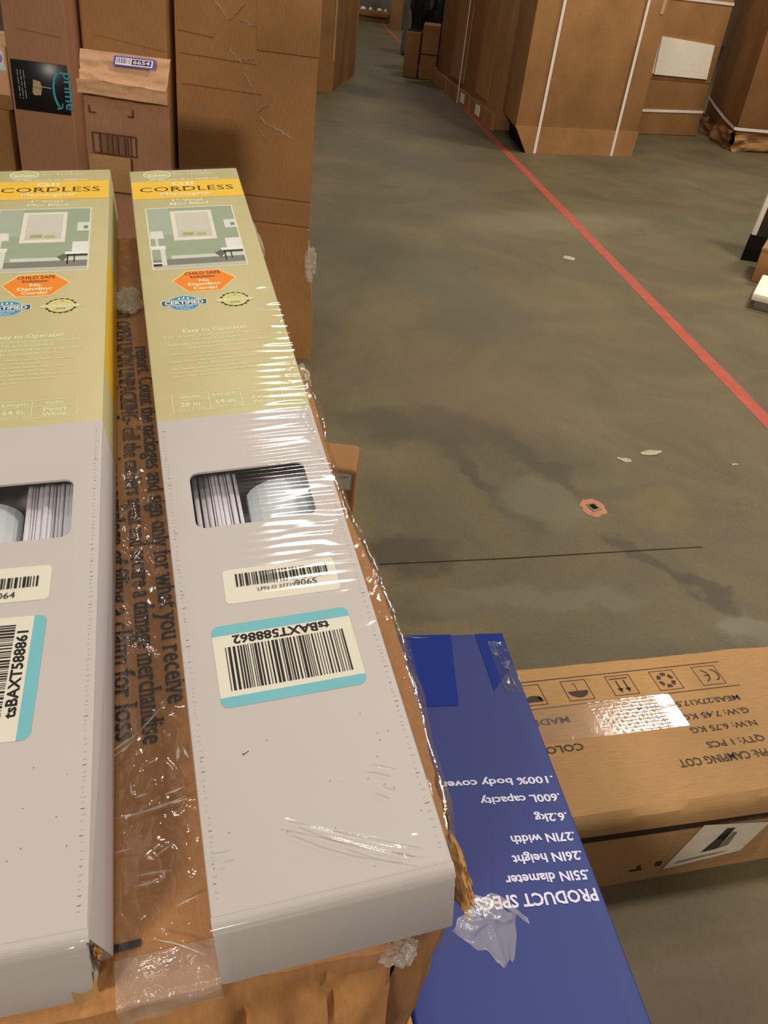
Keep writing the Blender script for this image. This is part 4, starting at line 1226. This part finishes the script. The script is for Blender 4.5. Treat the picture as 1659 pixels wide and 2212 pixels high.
def row(name, label, y0, y1, x0, x1, mat, lab=False, lx=None):
    P = [Vector((x0, y0)), Vector((x0+1.10, y0+0.52)), Vector((x1+1.10, y1+0.48)), Vector((x1, y1))]
    t, rel = quad_carton(name, label, P, 1.9, mat)
    d = (P[3]-P[0]); L = d.length; d.normalize(); nn = Vector((-d.y, d.x))
    def side(s, z, dd=0.0): return Vector((d.x*s+nn.x*dd, d.y*s+nn.y*dd, z))
    panel('tray_side', [(0.0, 0.0), (L, 0.0), (L, 0.15), (0.0, 0.15)], 0.001, 0.045, M['board'], t, side)
    if lab:
        panel('white_label', [(lab, 0.035), (lab+0.22, 0.035), (lab+0.22, 0.135), (lab, 0.135)], 0.046, 0.049, M['foam'], t, side)
    return t, side, L
tB, sB, LBn = row('strapped_carton', 'brown appliance carton directly behind the nearest one, low white label on its tray', 9.30, 10.36, 0.625, 0.425, 'board', lab=0.55)
tC, sC, LCn = row('strapped_carton', 'third brown appliance carton along the aisle, one white strap and a tray label', 10.42, 11.82, 0.410, 0.150, 'board_dark', lab=0.25)
panel('strap', [(0.60, 0.0), (0.64, 0.0), (0.68, 1.895), (0.64, 1.895)], 0.046, 0.051, M['strap'], tC, sC)
tD, sD, LDn = row('strapped_carton', 'farthest tall brown appliance carton in the row, before the black bag', 11.88, 12.90, 0.135, -0.045, 'board_dark')
# vertical lap seams on the sides
for t_, s_f, L_ in ((tB, sB, LBn), (tC, sC, LCn)):
    panel('side_panel', [(L_*0.42, 0.21), (L_*0.97, 0.21), (L_*0.97, 1.89), (L_*0.42, 1.89)], 0.001, 0.012, M['board'], t_, s_f)

# E: carton with the white foam block showing
E0, E1 = Vector((2.246, 10.275)), Vector((3.056, 10.748))
fE = (E1-E0).normalized(); nE = Vector((fE.y, -fE.x))
PE = [E0-fE*0.3, E1, E1-nE*0.75, E0-fE*0.3-nE*0.75]
tE, rE = quad_carton('strapped_carton', 'brown carton with a white foam square in its face, behind the nearest strapped carton', PE, 1.9, 'board')
def on_E(s, z, d=0.0):
    s += 0.3
    return Vector((fE.x*s + nE.x*d, fE.y*s + nE.y*d, z))
panel('foam_block', [(0.050, 0.605), (0.835, 0.590), (0.810, 0.925), (0.030, 0.965)], 0.002, 0.022, M['foam'], tE, on_E)
panel('foam_edge', [(-0.02, 0.615), (0.035, 0.612), (0.015, 0.975), (-0.02, 0.980)], 0.002, 0.016, M['foam'], tE, on_E)
panel('strap', [(-0.28, 0.229), (0.936, 0.243), (0.936, 0.270), (-0.28, 0.256)], 0.002, 0.008, M['strap'], tE, on_E)
panel('strap', [(-0.28, 1.300), (0.936, 1.305), (0.936, 1.332), (-0.28, 1.327)], 0.002, 0.008, M['strap'], tE, on_E)
panel('fold_line', [(-0.28, 0.560), (0.93, 0.550), (0.93, 0.556), (-0.28, 0.566)], 0.001, 0.004, M['board_dark'], tE, on_E)

# F: rightmost carton with a crushed foot
F0 = Vector((3.240, 9.965)); fF = Vector((0.93, 0.367)).normalized(); nF = Vector((fF.y, -fF.x))
PF = [F0, F0+fF*1.2, F0+fF*1.2+Vector((0.0, 1.35)), F0+Vector((0.02, 1.40))]
tF, rF = quad_carton('strapped_carton', 'tall brown carton with a crushed foot and sagging strap, right edge', PF, 1.9, 'board_dark', z0=0.16)
def on_F(s, z, d=0.0): return Vector((fF.x*s + nF.x*d, fF.y*s + nF.y*d, z))
def footf(u, v):
    s = -0.03 + u*1.2
    q = on_F(s, v*0.19, 0.03 + 0.05*noise.noise(Vector((s*5, v*3, 2))) + 0.04*ridged(Vector((s*.6, v*.5, 4)), 3))
    return (q.x, q.y, q.z if v > 0 else 0.002 + 0.0*u)
MB().grid(footf, 50, 8).build('crushed_skirt', M['board'], tF)
def footg(u, v):
    s = u*1.35
    return (0.0 - 0.03 - 0.05*noise.noise(Vector((s*4, v*3, 6))), s, 0.002 + v*0.19)
MB().grid(lambda u, v: footg(1-u, v), 40, 8).build('crushed_skirt', M['board_dark'], tF)
MB().prism([(0.05, 0.05), (1.05, 0.46), (1.0, 1.3), (0.05, 1.3)], 0.0, 0.158).build('pallet_void_block', M['dark'], tF)
mb = MB()
pts = [(-0.02, 1.3, 0.36), (-0.025, 0.9, 0.30), (-0.03, 0.45, 0.245), (-0.03, 0.0, 0.205)]
for a, b in zip(pts, pts[1:]):
    mb.add([(a[0], a[1], a[2]), (b[0], b[1], b[2]), (b[0], b[1], b[2]+0.03), (a[0], a[1], a[2]+0.03)], [(0,1,2,3)])
q0, q1 = on_F(0, 0.205, 0.03), on_F(1.15, 0.19, 0.03)
mb.add([(q0.x, q0.y, 0.205), (q1.x, q1.y, 0.19), (q1.x, q1.y, 0.22), (q0.x, q0.y, 0.235)], [(0,1,2,3)])
mb.add([(-0.03, 0.0, 0.205), (q0.x, q0.y, 0.205), (q0.x, q0.y, 0.235), (-0.03, 0.0, 0.235)], [(0,1,2,3)])
mb.build('strap', M['strap'], tF)

# left of the aisle, far
def xcarton(name, label, x0, x1, y0, y1, h, mat, z0=0.0, bev=0.01, group=None):
    t = thing(name, label, 'carton', (x1, y0, z0), group=group)
    MB().box((x0-x1, 0, 0), (0, y1-y0, h-z0)).build('carton_body', M[mat], t, bevel=bev)
    return t
t = xcarton('tall_carton', 'nearer of two tall dark brown cartons left of the far aisle', -2.4, -1.19, 10.50, 11.50, 1.9, 'board_dark')
MB().box((-0.014, -0.006, 0.0), (0.006, 0.012, 1.88)).build('strap', M['board_light'], t)
MB().box((-1.2, -0.012, 0.0), (0.008, 0.0, 0.32)).build('tray_front', M['board_dark'], t)
t = xcarton('tall_carton', 'farther of two tall dark brown cartons left of the far aisle', -2.4, -1.145, 11.62, 12.70, 1.9, 'board_dark')
MB().box((-0.012, 0.9, 0.0), (0.008, 0.93, 1.88)).build('strap', M['board_light'], t)
MB().box((-1.2, -0.012, 0.0), (0.008, 0.0, 0.32)).build('tray_front', M['board_dark'], t)
# far right of the aisle
t = xcarton('open_carton', 'low brown carton on the aisle at the foot of the black bag', -0.290, -0.060, 12.97, 13.55, 0.655, 'board_dark')
MB().box((-0.230, -0.01, 0.30), (0.0, 0.0, 0.31)).build('fold_line', M['dark'], t)
bag = crumple('black_bag', (0, 0, 0.80), (0.38, 0.30, 0.80), 31, M['black_plastic'], None, amp=0.22)
bag.location = (-0.16, 14.15, 0.0); bag.name = 'black_bag'
zmin = min(v.co.z for v in bag.data.vertices)
bag.location.z = -zmin
tag(bag, 'tall black plastic bag standing behind the low carton at the far aisle', 'bag')
t = xcarton('dark_carton', 'dark brown carton left of the low carton, before the black bag', -0.510, -0.310, 13.00, 13.60, 0.55, 'board_dark')
MB().box((-0.19, 0.05, 0.551), (-0.01, 0.55, 0.556)).build('top_flap', M['dark'], t)
roll = MB()
n = 20
vs = []
for k, (r, z) in enumerate(((0.34, 0.0), (0.36, 0.1), (0.33, 0.6), (0.36, 1.1), (0.30, 1.45), (0.05, 1.5))):
    vs += [(r*math.cos(2*PI*i/n)*(1+0.04*math.sin(5*i)), r*math.sin(2*PI*i/n), z) for i in range(n)]
fs = [(k*n+i, k*n+(i+1) % n, (k+1)*n+(i+1) % n, (k+1)*n+i) for k in range(5) for i in range(n)] + [tuple(range(5*n, 6*n)), tuple(range(n))[::-1]]
roll.add(vs, fs)
o = roll.build('wrapped_bale', M['grey_wrap'], None, smooth=True, loc=(-0.36, 16.2, 0))
tag(o, 'grey wrapped bale standing beyond the black bag', 'bale')
t = xcarton('thin_carton', 'tall narrow brown carton right of the line at the far aisle end', -1.27, -1.00, 21.9, 22.8, 1.7, 'board')
MB().box((-0.02, -0.008, 0.0), (0.004, 0.0, 1.69)).build('edge_strip', M['grey_wrap'], t)
t = xcarton('flat_carton', 'low brown carton closing the far end of the aisle', -2.75, -1.42, 23.6, 24.6, 0.20, 'board_dark')
MB().box((-1.3, -0.02, 0.10), (0.0, 0.0, 0.115)).build('fold_line', M['dark'], t)
for i, (x, w) in enumerate(((-2.06, 0.12), (-1.88, 0.07), (-1.66, 0.10), (-1.51, 0.05))):
    o = crumple('white_packet', (0, 0, 0.05), (w*0.6, 0.08, 0.045), 40+i, M['foam'], None, amp=0.3)
    zmin = min(v.co.z for v in o.data.vertices)
    o.location = (x, 23.85, 0.20 - zmin)
    tag(o, ('leftmost', 'second from left', 'third from left', 'rightmost')[i] + ' of four small white packets on the far low carton', 'packet', group='white packets on the far low carton')
t = xcarton('stacked_goods', 'grey-green wrapped goods behind the low carton at the far aisle end', -3.0, -1.30, 24.9, 25.8, 1.6, 'grey_wrap')
MB().box((-1.7, -0.02, 0.70), (0.0, 0.0, 0.73)).build('pallet_band', M['board_dark'], t)

# right edge group: framed dark panel, brown carton, white foam
G = thing('brown_carton', 'small brown carton at the right picture edge beyond the red line', 'carton', (1.96, 4.96, 0), (0, 0, -0.42))
MB().box((0, 0, 0), (0.42, 0.30, 0.20)).build('carton_body', M['board'], G, bevel=0.006)
MB().box((0.0, -0.003, 0.185), (0.42, 0.0, 0.199)).build('fold_line', M['board_light'], G)
fr = thing('framed_panel', 'dark glossy panel with a white frame behind the small brown carton, right edge', 'framed panel', (2.040, 5.42, 0.0), (0, 0.06, -0.10))
MB().box((0.0, 0, 0.16), (0.030, 0.03, 0.95)).build('frame_side', M['foam'], fr, bevel=0.003)
MB().box((0.0, 0, 0.0), (0.80, 0.03, 0.16)).build('frame_bottom_shade', M['dark'], fr, bevel=0.003)  # near-black piece paints the shadow below the white frame
MB().box((0.030, 0.008, 0.16), (0.78, 0.022, 0.93)).build('dark_sheet', plain('dark_glossy_sheet', (48, 46, 34), 0.25, 0.5, 0.4, 12), fr)
fb = thing('foam_block', 'white foam slab lying at the right picture edge before the small brown carton', 'foam', (1.79, 4.44, 0.0), (0, 0, -0.42))
fm = MB().box((0, 0, 0.045), (0.50, 0.42, 0.085)).build('slab', M['foam'], fb, bevel=0.006)
MB().box((0.02, 0.01, 0.0), (0.50, 0.41, 0.045)).build('under_slab', M['grey_wrap'], fb, bevel=0.004)
